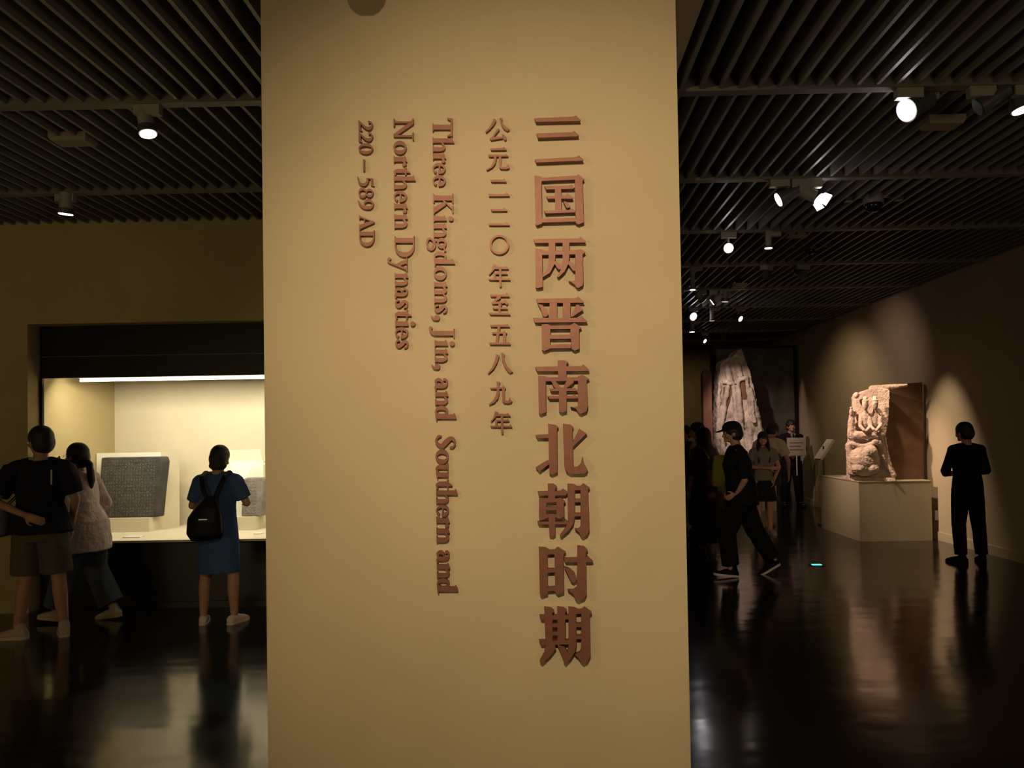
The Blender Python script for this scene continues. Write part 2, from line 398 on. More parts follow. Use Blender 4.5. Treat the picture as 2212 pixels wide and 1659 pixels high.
Fz = (1030, 245, 11.85); Gz = (1030, 375, 11.85); Hz = (1030, 500, 11.85); Iz = (1030, 625, 11.85); Jz = (1030, 745, 11.85); Kz = (1030, 820, 11.85)
NIAN = [[(425,830),(500,860),(505,890),(440,985),(330,1112),(305,1100),(380,990)], [(440,900),(720,905),(745,878),(818,965),(440,965)], [(430,1052),(720,1050),(745,1028),(790,1097),(430,1100)], [(297,1205),(790,1210),(812,1168),(862,1247),(325,1247)], [(430,1058),(482,1058),(482,1218),(430,1218)], [(568,905),(625,905),(632,1400),(600,1427),(575,1400)]]
SMALLCN = [
 (Fz, [[(425,130),(500,165),(492,200),(430,300),(340,405),(240,492),(218,460),(300,380),(370,270),(410,190)], [(580,120),(650,120),(660,150),(640,200),(680,280),(760,350),(840,410),(780,457),(700,400),(640,320),(605,220)], [(540,378),(582,410),(430,602),(660,598),(667,637),(360,687),(332,645),(395,600)], [(640,520),(700,555),(757,610),(752,665),(720,692),(685,650)]]),
 (Fz, [[(345,900),(640,885),(700,858),(762,925),(752,937),(370,947)], [(290,1055),(720,1058),(760,1040),(808,1095),(800,1102),(310,1110)], [(430,1060),(510,1060),(500,1180),(470,1290),(400,1380),(260,1457),(243,1440),(350,1370),(420,1260),(440,1180)], [(560,1060),(627,1060),(622,1340),(645,1372),(740,1377),(780,1340),(790,1268),(837,1380),(820,1412),(740,1427),(610,1422),(573,1380)]]),
 (Gz, [[(350,160),(660,155),(700,125),(757,205),(750,216),(375,216)], [(295,520),(720,520),(765,485),(842,565),(830,577),(310,582)]]),
 (Gz, [[(355,905),(670,910),(705,870),(777,942),(765,957),(385,962)], [(295,1275),(720,1275),(765,1240),(842,1317),(825,1327),(315,1327)]]),
 (Hz, ringp(578, 338, 250, 252, 52, 52, n=36)),
 (Hz, NIAN),
 (Iz, [[(337,135),(730,135),(768,75),(842,180),(830,190),(360,190)], [(520,186),(605,186),(614,228),(475,317),(742,300),(742,355),(395,380),(376,335),(440,290)], [(690,245),(760,288),(802,350),(782,397),(740,385),(705,330)], [(550,345),(637,390),(612,440),(605,612),(550,612)], [(400,465),(720,465),(750,452),(792,508),(430,510)], [(310,595),(760,602),(790,575),(857,648),(840,652),(340,648)]]),
 (Iz, [[(340,905),(740,900),(770,870),(842,960),(830,962),(360,960)], [(530,950),(602,950),(542,1372),(475,1372)], [(383,1095),(650,1095),(695,1060),(772,1120),(740,1142),(400,1142)], [(665,1105),(747,1118),(737,1372),(668,1372)], [(317,1362),(780,1365),(815,1330),(870,1410),(860,1414),(335,1412)]]),
 (Jz, [[(490,232),(572,270),(567,310),(522,450),(432,612),(300,742),(278,717),(380,590),(450,430),(480,310)], [(620,200),(680,210),(714,245),(700,300),(720,410),(780,540),(850,620),(920,690),(845,727),(790,682),(700,545),(640,375)]]),
 (Jz, [[(497,935),(592,950),(575,1010),(577,1230),(542,1372),(450,1482),(330,1537),(308,1522),(420,1420),(488,1290),(508,1180),(510,1000)], [(340,1095),(650,1086),(650,1130),(365,1132)], [(640,1090),(675,1040),(742,1110),(718,1142),(712,1422),(800,1432),(830,1380),(845,1325),(860,1390),(907,1440),(880,1477),(800,1497),(690,1492),(655,1440)]]),
 (Kz, [[(x+45, y-28) for x, y in p] for p in NIAN]),
]
# latin glyphs: u along the line, v up from the baseline (photo pixels)
def Rr(a, b, c, d): return [[(a, b), (c, b), (c, d), (a, d)]]
def serif(u, w, v=0, h=2.6): return [[(u, v), (u+w, v), (u+w-2, v+h), (u+2, v+h)]]
def stem(u, w, top, fl=3): return [[(u, 0), (u+w, 0), (u+w, top+1.5), (u-fl*.8, top-2.5), (u-fl, top-4), (u, top-5)]]
def arch(u0, u1, w): # from stem at u0 to stem at u1
    m = (u0+u1)/2
    return stroke([(u0, 19, 3), (u0+(u1-u0)*.35, 23.6, 5.0), (u1-w*.75, 23.2, 7.5), (u1-w*.5, 16, w), (u1-w*.5, 0, w)])
def g_n(w=33): return stem(3, 9.5, 27) + serif(0, 15) + arch(11, 31, 9) + serif(18, 15.5)
GL = {
 'T': (41, Rr(15, 0, 25.5, 43) + serif(11, 19) + Rr(1, 39.5, 40, 43.5) + [[(0, 32), (2.5, 32.5), (7, 39.5), (7, 43.5), (1.5, 43.5)], [(38.5, 32), (41, 32), (40, 43.5), (33, 43.5), (34, 39.5)]]),
 'h': (34, stem(3, 9.5, 45) + serif(0, 15) + arch(11, 31, 9) + serif(18, 15.5)),
 'n': (33.5, g_n()),
 'm': (49, stem(3, 9, 27) + serif(0, 14) + arch(10, 28, 8.5) + serif(17, 13) + arch(26, 46, 8.5) + serif(35, 14)),
 'r': (22, stem(3, 9.5, 27) + serif(0, 15.5) + stroke([(11, 19, 3), (15, 24, 4), (19, 24.5, 5)]) + disc(18.5, 22.5, 3.6, 4.2)),
 'e': (25.5, ringp(12.8, 13.4, 12.8, 13.9, 8.5, 4.0, 30, 330, 24, .35) + ringp(12.8, 13.4, 12.2, 13.9, 7, 3.6, -8, 40, 30) + [[(7, 12.4), (24.6, 12.4), (24.6, 16.0), (7, 16.0)]]),
 'o': (30, ringp(15, 13.5, 15, 14, 9, 3.8, n=28)),
 'a': (29, stroke([(3.5, 20, 5.5), (6, 24.5, 4), (12, 26, 3.2), (18, 22, 7), (18.8, 14, 8.8), (18.8, 5, 8.8), (22, 1.2, 5), (27.5, 2.5, 2.2)]) + disc(5, 20.5, 3.2) + stroke([(16, 16, 3.2), (9, 14.5, 4), (5, 8.5, 7.5), (7, 2.8, 6), (12, 2.5, 4.5), (17, 6.5, 3)])),
 'd': (33, ringp(12.8, 13.4, 12.8, 13.9, 8.8, 3.6, 35, 330, 24) + [[(18, 0), (27.5, 1), (32, 1.5), (32, 4), (27.5, 4), (27.5, 45.5), (17, 41.5), (15, 40), (18, 39)]] + Rr(17, 2, 20, 24)),
 's': (21, stroke([(18.3, 19.5, 3), (17, 24, 3.6), (10.5, 26, 3.6), (5, 21.5, 6.5), (10.5, 14.5, 9), (16, 7, 7), (10, 1.8, 4.0), (4, 3.6, 3.6), (2.2, 8, 3.2)]) + disc(17.5, 21.5, 2.2, 3.2) + disc(3.2, 6, 2.4, 3.4)),
 'i': (17, stem(3.5, 9.5, 27) + serif(0, 16.5) + disc(8.6, 38, 5.2)),
 'g': (30, ringp(12.5, 17.5, 11.5, 10, 7.5, 3.4, n=24) + [[(18, 23), (29, 25.5), (29, 22.5), (21, 20.5)]] + stroke([(9, 8.6, 3.4), (4.5, 5, 4.5), (9, 1.5, 5.8), (19, .5, 7.5), (25.5, -5, 6), (22, -12.5, 4), (12, -14.6, 3.6), (3.5, -11, 5), (3, -6, 4.5), (8, -1.2, 3)]) + disc(28, 24.2, 2.4)),
 'K': (46, Rr(5, 0, 15.5, 43) + serif(0, 21) + serif(0, 21, 43, -2.6) + [[(14, 18), (36, 42), (31, 42), (14, 22.5)], [(18, 24), (25, 27.5), (43, 1.5), (31, 0)]] + serif(27, 19) + serif(25.5, 17, 43, -2.4)),
 'J': (27, Rr(10.5, -2, 20.5, 43) + serif(5, 21, 43, -2.6) + stroke([(15.5, 0, 10), (14, -5, 8), (9, -9.2, 4.5), (4, -10.5, 3.5)]) + disc(4.2, -8.4, 3.8)),
 'S': (31, stroke([(27.5, 31, 3.5), (26, 38.5, 4.2), (17, 41.5, 4.2), (8, 34, 8.5), (15, 24, 11), (25, 13, 10), (18, 2.2, 5), (8, 3, 4.4), (2.6, 11.5, 4)]) + disc(3.4, 8, 2.6, 4.6) + disc(27.4, 34.5, 2.6, 4.4)),
 'u': (34, [[(3.5, 8), (13, 7), (13, 27), (0, 27), (0, 24.6), (3.5, 24)]] + stroke([(8.3, 9, 9.5), (10, 3.6, 7), (15, 2.4, 5), (22, 6, 3)]) + [[(20.5, 0), (31, 1.5), (34, 2), (34, 4.5), (30, 4.5), (30, 27), (16.5, 27), (16.5, 24.6), (20.5, 24)]]),
 't': (21, [[(4.5, 6), (14, 5), (14, 35), (11.5, 34), (8, 28.5), (4.5, 26)]] + Rr(.5, 23.6, 19.5, 27) + stroke([(9.3, 7, 9.5), (11.5, 2.6, 6), (20, 3.4, 2.6)])),
 'N': (48.5, Rr(7, 0, 11, 43) + serif(0, 19, 0, 3) + [[(1, 43), (13, 43), (36, 10), (40, 0), (35, 0), (8, 36)]] + Rr(36.5, 0, 40.5, 43) + serif(30, 18, 43, -3) + [[(0, 43.5), (12, 43.5), (9, 39.5), (2, 40.5)]]),
 'D': (46.5, Rr(5, 0, 15.5, 43) + serif(0, 16) + serif(0, 16, 43, -2.6) + ringp(22, 21.5, 24.3, 21.5, 10.5, 3.6, -95, 95, 40) + Rr(13, 0, 22, 3.2) + Rr(13, 39.8, 22, 43)),
 'y': (33, [[(4, 26.5), (13.5, 26.5), (21.5, 8), (17, 0)]] + [[(29.5, 26.5), (25, 26.5), (11, -10), (14, -12)]] + serif(0, 17, 27, -2.4) + serif(20, 12.5, 27, -2.4) + stroke([(13, -9, 4.5), (9, -13.8, 4), (3.5, -13.5, 3.5)]) + disc(4.2, -11.4, 3.2)),
 ',': (13.5, disc(7, 5.6, 6, 5.6) + stroke([(11, 4, 4), (9.5, -2, 4), (2.5, -7, 1.2)])),
 '2': (23, stroke([(2.6, 21.5, 3.5), (5, 27, 3.6), (11.5, 28.6, 3.6), (17.6, 23, 7), (15, 14.5, 5), (3, 1.8, 3)]) + [[(0, 0), (20.5, 0), (22.8, 7), (21.4, 7.4), (18, 4.8), (4, 4.8)]] + disc(3.8, 23, 2.6)),
 '0': (24, ringp(12, 15.2, 12, 15.4, 6.6, 2.6, n=28)),
 '5': (23, [[(4.2, 29.5), (17.5, 29.8), (20.5, 33), (22, 32.4), (19, 25.6), (6.5, 25.3)], [(4.2, 29.5), (6.5, 29.5), (5.8, 18), (3.2, 16.5)]] + stroke([(4.4, 17.2, 3), (10.5, 18.6, 5), (17.6, 13, 6.6), (17, 5, 5.5), (9.5, -.5, 3.2), (0, -3, 1.4)])),
 '8': (24, ringp(12, 22.6, 9.6, 8.4, 5.2, 2.4, n=24) + ringp(12, 8, 11.5, 9, 5.8, 2.6, n=24)),
 '9': (23, ringp(11.4, 20.6, 11.4, 10.6, 6.4, 2.6, n=26) + stroke([(19.6, 20, 6.4), (18.6, 10.5, 6), (12, 2.6, 4.4), (3, -2, 1.4)])),
 '-': (25.5, Rr(0, 9, 25.5, 12.4)),
 'A': (34.5, [[(14.5, 32.5), (17.5, 32.5), (31.8, 0), (22.4, 0), (12.8, 27)], [(14.5, 32.5), (15, 28), (6, 0), (2.8, 0)]] + Rr(8, 10.2, 24, 13) + serif(0, 11) + serif(19, 15.5)),
}
GL['d2'] = (36, Rr(4, 0, 12.4, 32.5) + serif(0, 13, 0, 2.2) + serif(0, 13, 32.5, -2.2) + ringp(17, 16.2, 18.6, 16.3, 8, 2.8, -95, 95, 36) + Rr(10, 0, 17, 2.6) + Rr(10, 30, 17, 32.5))
COL3 = [('T',254.6,295.3),('h',295.9,330),('r',330,352.3),('e',351.8,376.7),('e',378.3,403.3),('K',417.4,464),('i',464,480.8),('n',480.8,514.5),('g',512.8,543.2),('d',543.2,575.2),('o',575.2,605.6),('m',607.7,656.6),('s',656.6,677.7),(',',679.3,692.9),('J',704.3,731.4),('i',733,751),('n',752.6,784.1),(',',784.6,798.7),('a',815,844.8),('n',844.3,876.8),('d',876.3,910.5),('S',938.7,969.6),('o',970.7,1002.1),('u',1000.5,1034.7),('t',1035.7,1057.4),('h',1056.9,1090.5),('e',1090,1116.6),('r',1116,1139.9),('n',1139.3,1174),('a',1188,1217.9),('n',1216.8,1250.4),('d',1248.8,1283.5)]
COL2 = [('N',255.2,304),('o',304,333.9),('r',336,359.3),('t',361,380),('h',378.3,411.4),('e',411.9,437.4),('r',437.4,460.2),('n',461.3,494.9),('D',509,555.7),('y',555,587.7),('n',588.8,619.7),('a',620.2,645.7),('s',645.7,667.4),('t',668.5,690.2),('i',690.7,708),('e',706.5,732.5),('s',732.5,753.7)]
COL1 = [('2',259.5,283.4),('2',284.5,307.8),('0',309.4,333.3),('-',344,369.7),('5',381,403.8),('8',404.9,428.8),('9',429.8,452.6),('A',464,498.7),('d2',496.6,532.9)]
def inscription(name, label, x, y):
    p = atY(x, y, YP); o = empty(name, (0, 0, 0)); o.location = (p.x, YP, p.z); return tag(o, label, 'lettering')
def reparent(o, root):
    d = Vector(root.location)
    o.data.transform(Matrix.Translation(-d)); o.parent = root
t1 = inscription('chinese_title', 'tall column of large raised bronze Chinese characters 三国两晋南北朝时期 on the beige wall', 1215, 1440)
for z, pl in BIG: reparent(glyph(pl, big(*z), BIGT, None, 'character'), t1)
t2 = inscription('chinese_date_line', 'narrow column of small raised Chinese characters 公元二二〇年至五八九年 on the beige wall', 1080, 940)
for z, pl in SMALLCN: reparent(glyph(pl, small(*z), SMT, None, 'character'), t2)
def latin(col, x0, sl, root):
    for ch, ya, yb in col:
        gw, pl = GL[ch]; k = (yb-ya)/gw
        bxx = x0+sl*(ya-260)
        P = [[(bxx+v+sl*(u*k), ya+u*k) for u, v in p] for p in pl]
        reparent(glyph(P, small(0, 0, 1), SMT, None, 'letter'), root)
t3 = inscription('english_title_line', 'long sideways raised line reading Three Kingdoms, Jin, and Southern and', 950, 1284)
latin(COL3, 934, .0098, t3)
t4 = inscription('english_second_line', 'shorter sideways raised line reading Northern Dynasties beside the long English line', 870, 754)
latin(COL2, 849.8, .0085, t4)
t5 = inscription('english_date_line', 'leftmost sideways raised line reading 220-589 AD', 790, 534)
latin(COL1, 774.4, .006, t5)

# ------------------------------------------------------------- show case (built into the back wall)
ZS = atY(400, 1166.5, YG).z      # shelf height
ZT = atY(400, 812, YG).z         # underside of header
XL = -5.5; YC = 8.74
case = tag(empty('display_case', ((XO+XE)/2, YG, 0)), 'long lit cream display case with black base set into the back wall', 'display case')
def part(name, m, x0, x1, y0, y1, z0, z1, root):
    l = root.location
    return MB().box(x0-l.x, x1-l.x, y0-l.y, y1-l.y, z0-l.z, z1-l.z).build(name, m, root)
part('base', M_BLACK, XO+.01, XE, YG, YG+.06, .0, ZS-.02, case)
part('plinth_kick', M_BLACK, XO+.01, XE, YG-.02, YG, 0, .06, case)
part('header', M_BLACK, XO+.01, XE, YG, YG+.05, ZT, ZH+.05, case)
part('header_seam', M_FIXD, XO+.01, XE, YG-.004, YG, atY(400, 766, YG).z-.004, atY(400, 766, YG).z+.004, case)
part('shelf', M_CREAM, XL, XE, YG, YC, ZS-.03, ZS, case)
part('back_panel', M_CREAM, XL, XE, YC, YC+.03, ZS-.03, 3.0, case)
part('side_panel', M_CREAM, XL-.03, XL, YG, YC, ZS-.03, 3.0, case)
part('roof', M_BLACK, XL, XE, YG+.32, YC, 2.75, 2.8, case)
part('light_diffuser', M_STRIP, XO+.35, XE, YG+.06, YG+.10, ZT+.0, ZT+.012, case)
part('baffle', M_CREAM, XO+.2, XE, 7.75, 7.76, 2.235, 2.5, case)  # panel added to shade the top of the back panel
mgl = mat('case_glass', (1, 1, 1), .02, trans=1.0)
mgl.node_tree.nodes['Principled BSDF'].inputs['IOR'].default_value = 1.45
part('glass_pane', mgl, XO+.03, XE, YG+.01, YG+.02, ZS, ZT, case)
part('jamb_seal', M_BLACK, XO+.0, XO+.03, YG, YG+.03, ZS, ZT, case)
part('label_card', M_WHITE, atY(548, 1140, 7.75).x, atY(562, 1140, 7.75).x, 7.75, 7.85, ZS, ZS+.012, case)
part('label_card', M_WHITE, atY(262, 1150, 7.6).x, atY(300, 1150, 7.6).x, 7.62, 7.72, ZS, ZS+.012, case)

def stele(px0, px1, py0, py1, Y, skew, m, label, bo):
    """inscribed slab standing before a white board on a plinth block"""
    a = atY(px0, py0, Y); b = atY(px1, py1, Y)
    r = tag(empty('inscribed_stone', ((a.x+b.x)/2, Y, b.z)), label, 'stone tablet')
    hw = (b.x-a.x)/2; h = a.z-b.z; t = .12
    mb = MB(); n = 12
    vs = []
    for yy in (0, t):
        for k, (x, z) in enumerate([(-hw, 0), (hw-skew, 0), (hw-skew*.5, h*.5), (hw, h*.92), (hw-.02, h), (-hw+.012, h), (-hw+.004, h*.5)]):
            vs.append((x+(.035 if yy and x > 0 else 0), yy+.05*z/h, z))
    mb.add(vs, [tuple(range(7)), tuple(range(13, 6, -1))]+[(i, i+7, (i+1) % 7+7, (i+1) % 7) for i in range(7)])
    o = mb.build('slab', m, r)
    bv = o.modifiers.new('b', 'BEVEL'); bv.width = .012; bv.segments = 2
    # rows of small carved characters, shallow cut
    cm = MB(); random.seed(3)
    rows = max(6, int(h/.035)); cols = max(6, int(2*hw/.035))
    for i in range(rows):
        for j in range(cols):
            x = -hw+.04+(2*hw-.12)*j/(cols-1); z = .03+(h-.07)*i/(rows-1)
            if random.random() < .1: continue
            yq = .05*z/h-.002
            for q in range(3):
                dx = random.uniform(-.008, .008); dz = random.uniform(-.009, .009)
                if random.random() < .5: cm.box(x+dx-.007, x+dx+.007, yq, yq+.004, z+dz-.0013, z+dz+.0013)
                else: cm.box(x+dx-.0013, x+dx+.0013, yq, yq+.004, z+dz-.008, z+dz+.008)
    c = cm.build('inscription', M_STONE2, r); c['kind'] = 'stuff'
    bd = bo
    p = atY(bd[0], bd[1], Y+.2); q = atY(bd[2], bd[3], Y+.2)
    root = tag(empty('mount', ((p.x+q.x)/2, Y, ZS)), bd[4], 'stand')
    hw2 = (q.x-p.x)/2
    MB().box(-hw2, hw2-.10, .20, .22, 0, p.z-ZS).build('backing_board', M_WHITE, root)
    mb = MB(); mb.add([(hw2-.10, .20, 0), (hw2, .42, 0), (hw2, .42, p.z-ZS), (hw2-.10, .20, p.z-ZS), (hw2-.12, .22, 0), (hw2-.02, .44, 0), (hw2-.02, .44, p.z-ZS), (hw2-.12, .22, p.z-ZS)],
                      [(0,1,2,3),(7,6,5,4),(0,4,5,1),(3,2,6,7),(0,3,7,4),(1,5,6,2)]); mb.build('board_side', M_CREAM, root)
    MB().box(-hw2+.02, hw2-.10, -.06, .199, 0, b.z-ZS-.001).build('plinth_block', M_CREAM, root)
    return r
stele(211, 346, 989, 1117, 8.15, .045, M_STONE, 'large dark grey inscribed stone slab on the left of the lit case', (209, 979, 368, 1117, 'white angled backing board and plinth under the large dark slab'))
stele(520, 567, 1033, 1115, 8.15, .02, M_STONE2, 'smaller pale grey inscribed stone beside the woman in the blue dress', (498, 997, 590, 1115, 'white backing board and plinth behind the smaller grey stone'))

# ------------------------------------------------------------- pedestal with Buddhist sculpture
YPED = 11.0
pa = atY(1855, 1040, YPED)
ped = tag(empty('pedestal', ((pa.x+XR)/2, YPED+.75, 0)), 'low olive plastered plinth under the stone Buddha group at the right wall', 'pedestal')
ZP = pa.z
part('body', M_PED, pa.x, XR-.10, YPED, YPED+1.5, 0, ZP-.012, ped)
part('top_slab', M_PED, pa.x-.004, XR-.096, YPED-.004, YPED+1.504, ZP-.012, ZP, ped)
# sculpture
ys = 11.30
def sp(px, py, Y=ys): return atY(px, py, Y)
scu = tag(empty('buddha_stele', (sp(1880, 1030).x, ys, ZP)), 'pale broken stone stele carved with Buddha figures standing on the olive plinth', 'sculpture')
L = Vector(scu.location)
def q(px, py, Y=ys): return sp(px, py, Y-ys+11.42-(px-1815)/115*.30)-L
fa, fb = q(1838, 1032, ys-.10), q(1934, 1036, ys-.14)
mb = MB(); c4 = [Vector((fa.x, fa.y, 0)), Vector((fb.x, fb.y, 0)), Vector((fb.x, fb.y+.30, 0)), Vector((fa.x, fa.y+.34, 0))]
mb.add(c4+[v+Vector((0, 0, .045)) for v in c4], [(3,2,1,0),(4,5,6,7),(0,1,5,4),(1,2,6,5),(2,3,7,6),(3,0,4,7)]); mb.build('foot_plate', M_SAND, scu)
# flat brown support slab behind, jagged stone crest on top
back = MB(); y0, y1 = .0, .09
def qb(px, py): return sp(px, py, ys)-L
out = [qb(1897, 1034), qb(1994, 1035), qb(1990, 826), qb(1962, 828), qb(1918, 836), qb(1899, 841), qb(1897, 870)]
y0 = -.03; y1 = .06
vs = [(p.x, y0, max(p.z, 0.0)) for p in out]+[(p.x, y1, max(p.z, 0.0)) for p in out]; n = len(out)
vs[0] = (vs[0][0], y0, 0); vs[1] = (vs[1][0], y0, 0); vs[n] = (vs[n][0], y1, 0); vs[n+1] = (vs[n+1][0], y1, 0)
back.add(vs, [tuple(range(n)), tuple(range(2*n-1, n-1, -1))]+[(i, i+n, (i+1) % n+n, (i+1) % n) for i in range(n)])
back.build('support_slab', M_BROWN, scu)
k = MB()
def E(px, py, rx, ry, d=0, ry2=None, M=None):
    c = q(px, py, ys+d); s_ = ys/F
    k.ell(c, (rx*s_, (ry2 or rx)*s_, ry*s_), M)
def CP(p0, p1, r0, r1, d0=0, d1=0):
    s_ = ys/F; k.cap(q(*p0, ys+d0), q(*p1, ys+d1), r0*s_, r1*s_, 10)
# stele body outline as a thick slab
o2 = [(1832, 1031), (1831, 985), (1833, 955), (1838, 930), (1845, 905), (1842, 860), (1846, 850), (1856, 848), (1872, 842), (1890, 838), (1917, 842), (1916, 880), (1914, 910), (1908, 940), (1914, 975), (1922, 1005), (1931, 1024), (1930, 1031)]
n = len(o2); P2 = [q(*p, ys) for p in o2]
k.add([(p.x, p.y-.08, max(p.z, .04)) for p in P2]+[(p.x, p.y+.06, max(p.z, .04)) for p in P2], [tuple(range(n)), tuple(range(2*n-1, n-1, -1))]+[(i, i+n, (i+1) % n+n, (i+1) % n) for i in range(n)])
CP((1884, 839), (1925, 836), 7, 6, -.02, .02); CP((1925, 836), (1958, 832), 6, 3, .02, .02)
E(1850, 854, 6, 7, -.16)
# two large seated figures
for hx, hy in ((1869, 874), (1890, 873)):
    E(hx, hy, 6.2, 13, -.23); E(hx, hy-13, 5, 5, -.20); E(hx, hy-8, 7, 3, -.22)
    CP((hx, hy+12), (hx+1, hy+20), 4, 5, -.16, -.15)
    E(hx+1, hy+32, 9, 20, -.14, 8)
    CP((hx-9, hy+24), (hx-11, hy+46), 5, 4, -.15, -.19); CP((hx+11, hy+24), (hx+12, hy+46), 5, 4, -.15, -.19)
    CP((hx-11, hy+46), (hx-2, hy+55), 4, 3, -.19, -.25); CP((hx+12, hy+46), (hx+3, hy+57), 4, 3, -.19, -.25)
    CP((hx-16, hy+66), (hx+12, hy+66), 9, 8, -.17, -.17)
# attendant on the left
E(1839, 890, 4.5, 8, -.2); E(1839, 881, 3.5, 3, -.2); E(1846, 893, 4, 8, -.12)
CP((1840, 899), (1840, 945), 6, 7, -.17, -.15); CP((1835, 910), (1833, 945), 3.5, 3, -.17, -.17); CP((1845, 915), (1848, 945), 3, 3, -.17, -.17)
CP((1833, 962), (1838, 1020), 7, 7, -.12, -.10); CP((1840, 985), (1844, 1022), 4, 6, -.16, -.16)
# swag of drapery and rough boulder
for i in range(6):
    CP((1840+i*9, 958+6*math.sin(i/5*3.14)), (1849+i*9, 958+6*math.sin((i+1)/5*3.14)), 5, 5, -.2, -.2)
E(1869, 994, 32, 36, -.13, 24); E(1880, 975, 14, 14, -.2); E(1856, 1012, 16, 14, -.2); E(1884, 1012, 14, 12, -.18)
CP((1900, 950), (1912, 1000), 8, 6, -.14, -.1); CP((1912, 1000), (1929, 1026), 5, 5, -.1, -.1)
CP((1890, 955), (1900, 960), 6, 5, -.2, -.18)
k.vol('carved_stone', M_SAND, scu, .007, 1, (.014, .035))
# info stand beside the pedestal
iy = 12.9
a = atY(1780, 1034, iy); st = tag(empty('label_stand', (a.x, iy, 0)), 'thin metal stand with a tilted caption plate left of the olive plinth', 'sign stand')
c1 = atY(1795, 950, iy); c0 = atY(1767, 992, iy)
MB().cyl((0, 0, .02), (0, 0, c1.z-.1), .012).build('pole', M_FIXD, st)
MB().cyl((0, 0, 0), (0, 0, .02), .12).build('foot', M_FIXD, st)
mb = MB(); d = Vector((c1.x-c0.x, 0, c1.z-c0.z)); u = d.normalized(); nrm = Vector((u.z, 0, -u.x))
M = Matrix((u, Vector((0, 1, 0)), nrm)).transposed()
mb.box(0, d.length, -.15, .15, -.02, .02, M.to_4x4()); o = mb.build('caption_plate', M_WHITE, st, loc=(c0.x-a.x, 0, c0.z))
# socket box on the right wall
b0 = atX(2022, 1112, XR); sk = tag(empty('wall_socket', (XR, b0.y, b0.z)), 'small grey socket box low on the lit right wall beside the plinth', 'socket')
MB().box(-.05, 0, -.07, .07, -.07, .07).build('box_body', M_FIX, sk)
MB().box(-.055, -.05, -.05, .05, -.05, .05).build('cover_plate', M_SENS, sk)
# green floor marker
g0 = atZ(1764, 1221, 0); fm = tag(empty('floor_marker', (g0.x, g0.y, 0)), 'small glowing green exit marker set in the polished floor', 'floor light')
MB().cyl((0, 0, 0), (0, 0, .006), .10, n=24).build('rim', M_FIXD, fm)
MB().box(-.055, .055, -.03, .03, .006, .009).build('lens', mat('lens_green', (0, 1, .6), .4, emit=(.1, 1.0, .65), estr=1.4), fm)

# ------------------------------------------------------------- far end of the right hall
YM = 16.8
m0 = atY(1480, 746, YM); m1 = atY(1719, 746, YM)
mu = tag(empty('dark_mural_wall', ((m0.x+m1.x)/2, YM, 0)), 'tall dark framed mural slab at the end of the right hall', 'mural')
part('panel', M_DARKP, atY(1548, 900, YM).x, m1.x-.06, YM, YM+.25, 0, m1.z-.03, mu)
part('frame', M_BLACK, m1.x-.06, m1.x, YM-.03, YM+.25, 0, m1.z, mu)
part('frame', M_BLACK, atY(1541, 900, YM).x, atY(1549, 900, YM).x, YM-.03, YM+.25, 0, m1.z, mu)
part('frame', M_BLACK, atY(1549, 900, YM).x, m1.x-.06, YM-.03, YM+.25, m1.z-.05, m1.z, mu)
YR = 15.6
rs = tag(empty('red_stone_tablet', (atY(1536, 900, YR).x, YR+.3, 0)), 'narrow reddish stone tablet with rounded top left of the cliff carving', 'stele')
ra = atY(1527, 797, YR+.3); rb = atY(1546, 797, YR+.3)
hw = (rb.x-ra.x)/2
mb = MB(); pr = [(-hw, 0), (hw, 0), (hw, ra.z-.12), (hw*.6, ra.z-.03), (0, ra.z), (-hw*.6, ra.z-.03), (-hw, ra.z-.12)]
mb.add([(x, 0, z) for x, z in pr]+[(x, .2, z) for x, z in pr], [tuple(range(7)), tuple(range(13, 6, -1))]+[(i, i+7, (i+1) % 7+7, (i+1) % 7) for i in range(7)])
mb.build('slab', M_RED, rs); MB().box(-hw-.03, hw+.03, -.03, .28, 0, .15).build('foot', M_RED, rs)
cl = tag(empty('cliff_carving', (atY(1598, 900, YR).x, YR, 0)), 'tall pale rugged cliff carving with arched niches before the dark mural', 'sculpture')
L = Vector(cl.location)
def q2(px, py, Y=YR): return atY(px, py, Y)-L
k = MB(); s_ = YR/F
oc = [(1549, 1010), (1549, 930), (1550, 870), (1552, 820), (1557, 782), (1570, 775), (1582, 770), (1594, 757), (1602, 752), (1612, 780), (1620, 800), (1628, 835), (1636, 880), (1642, 925), (1650, 970), (1652, 1010)]
n = len(oc); P2 = [q2(*p) for p in oc]; P2[0].z = .60; P2[-1].z = .60
k.add([(p.x, 0, p.z) for p in P2]+[(p.x*.96, .5, p.z) for p in P2], [tuple(range(n)), tuple(range(2*n-1, n-1, -1))]+[(i, i+n, (i+1) % n+n, (i+1) % n) for i in range(n)])
random.seed(5)
def CC(p0, p1, r0, r1, d0, d1): k.cap(q2(*p0)+Vector((0, d0, 0)), q2(*p1)+Vector((0, d1, 0)), r0*s_, r1*s_, 8)
CC((1570, 838), (1555, 930), 5, 6, -.04, -.06); CC((1584, 836), (1592, 940), 5, 7, -.04, -.08); CC((1553, 830), (1549, 990), 4, 6, -.02, -.04)
CC((1563, 826), (1582, 828), 5, 5, -.05, -.05)
CC((1593, 822), (1600, 935), 4, 6, -.06, -.08); CC((1612, 820), (1625, 930), 4, 5, -.04, -.06); CC((1597, 820), (1610, 816), 4, 4, -.06, -.06)
CC((1590, 780), (1596, 810), 8, 7, -.02, -.06); CC((1570, 790), (1575, 820), 7, 8, -.0, -.05); CC((1620, 840), (1632, 900), 3, 5, -.06, -.1)
CC((1622, 865), (1624, 910), 3, 4, -.14, -.16); CC((1632, 880), (1645, 980), 5, 7, -.06, -.1)
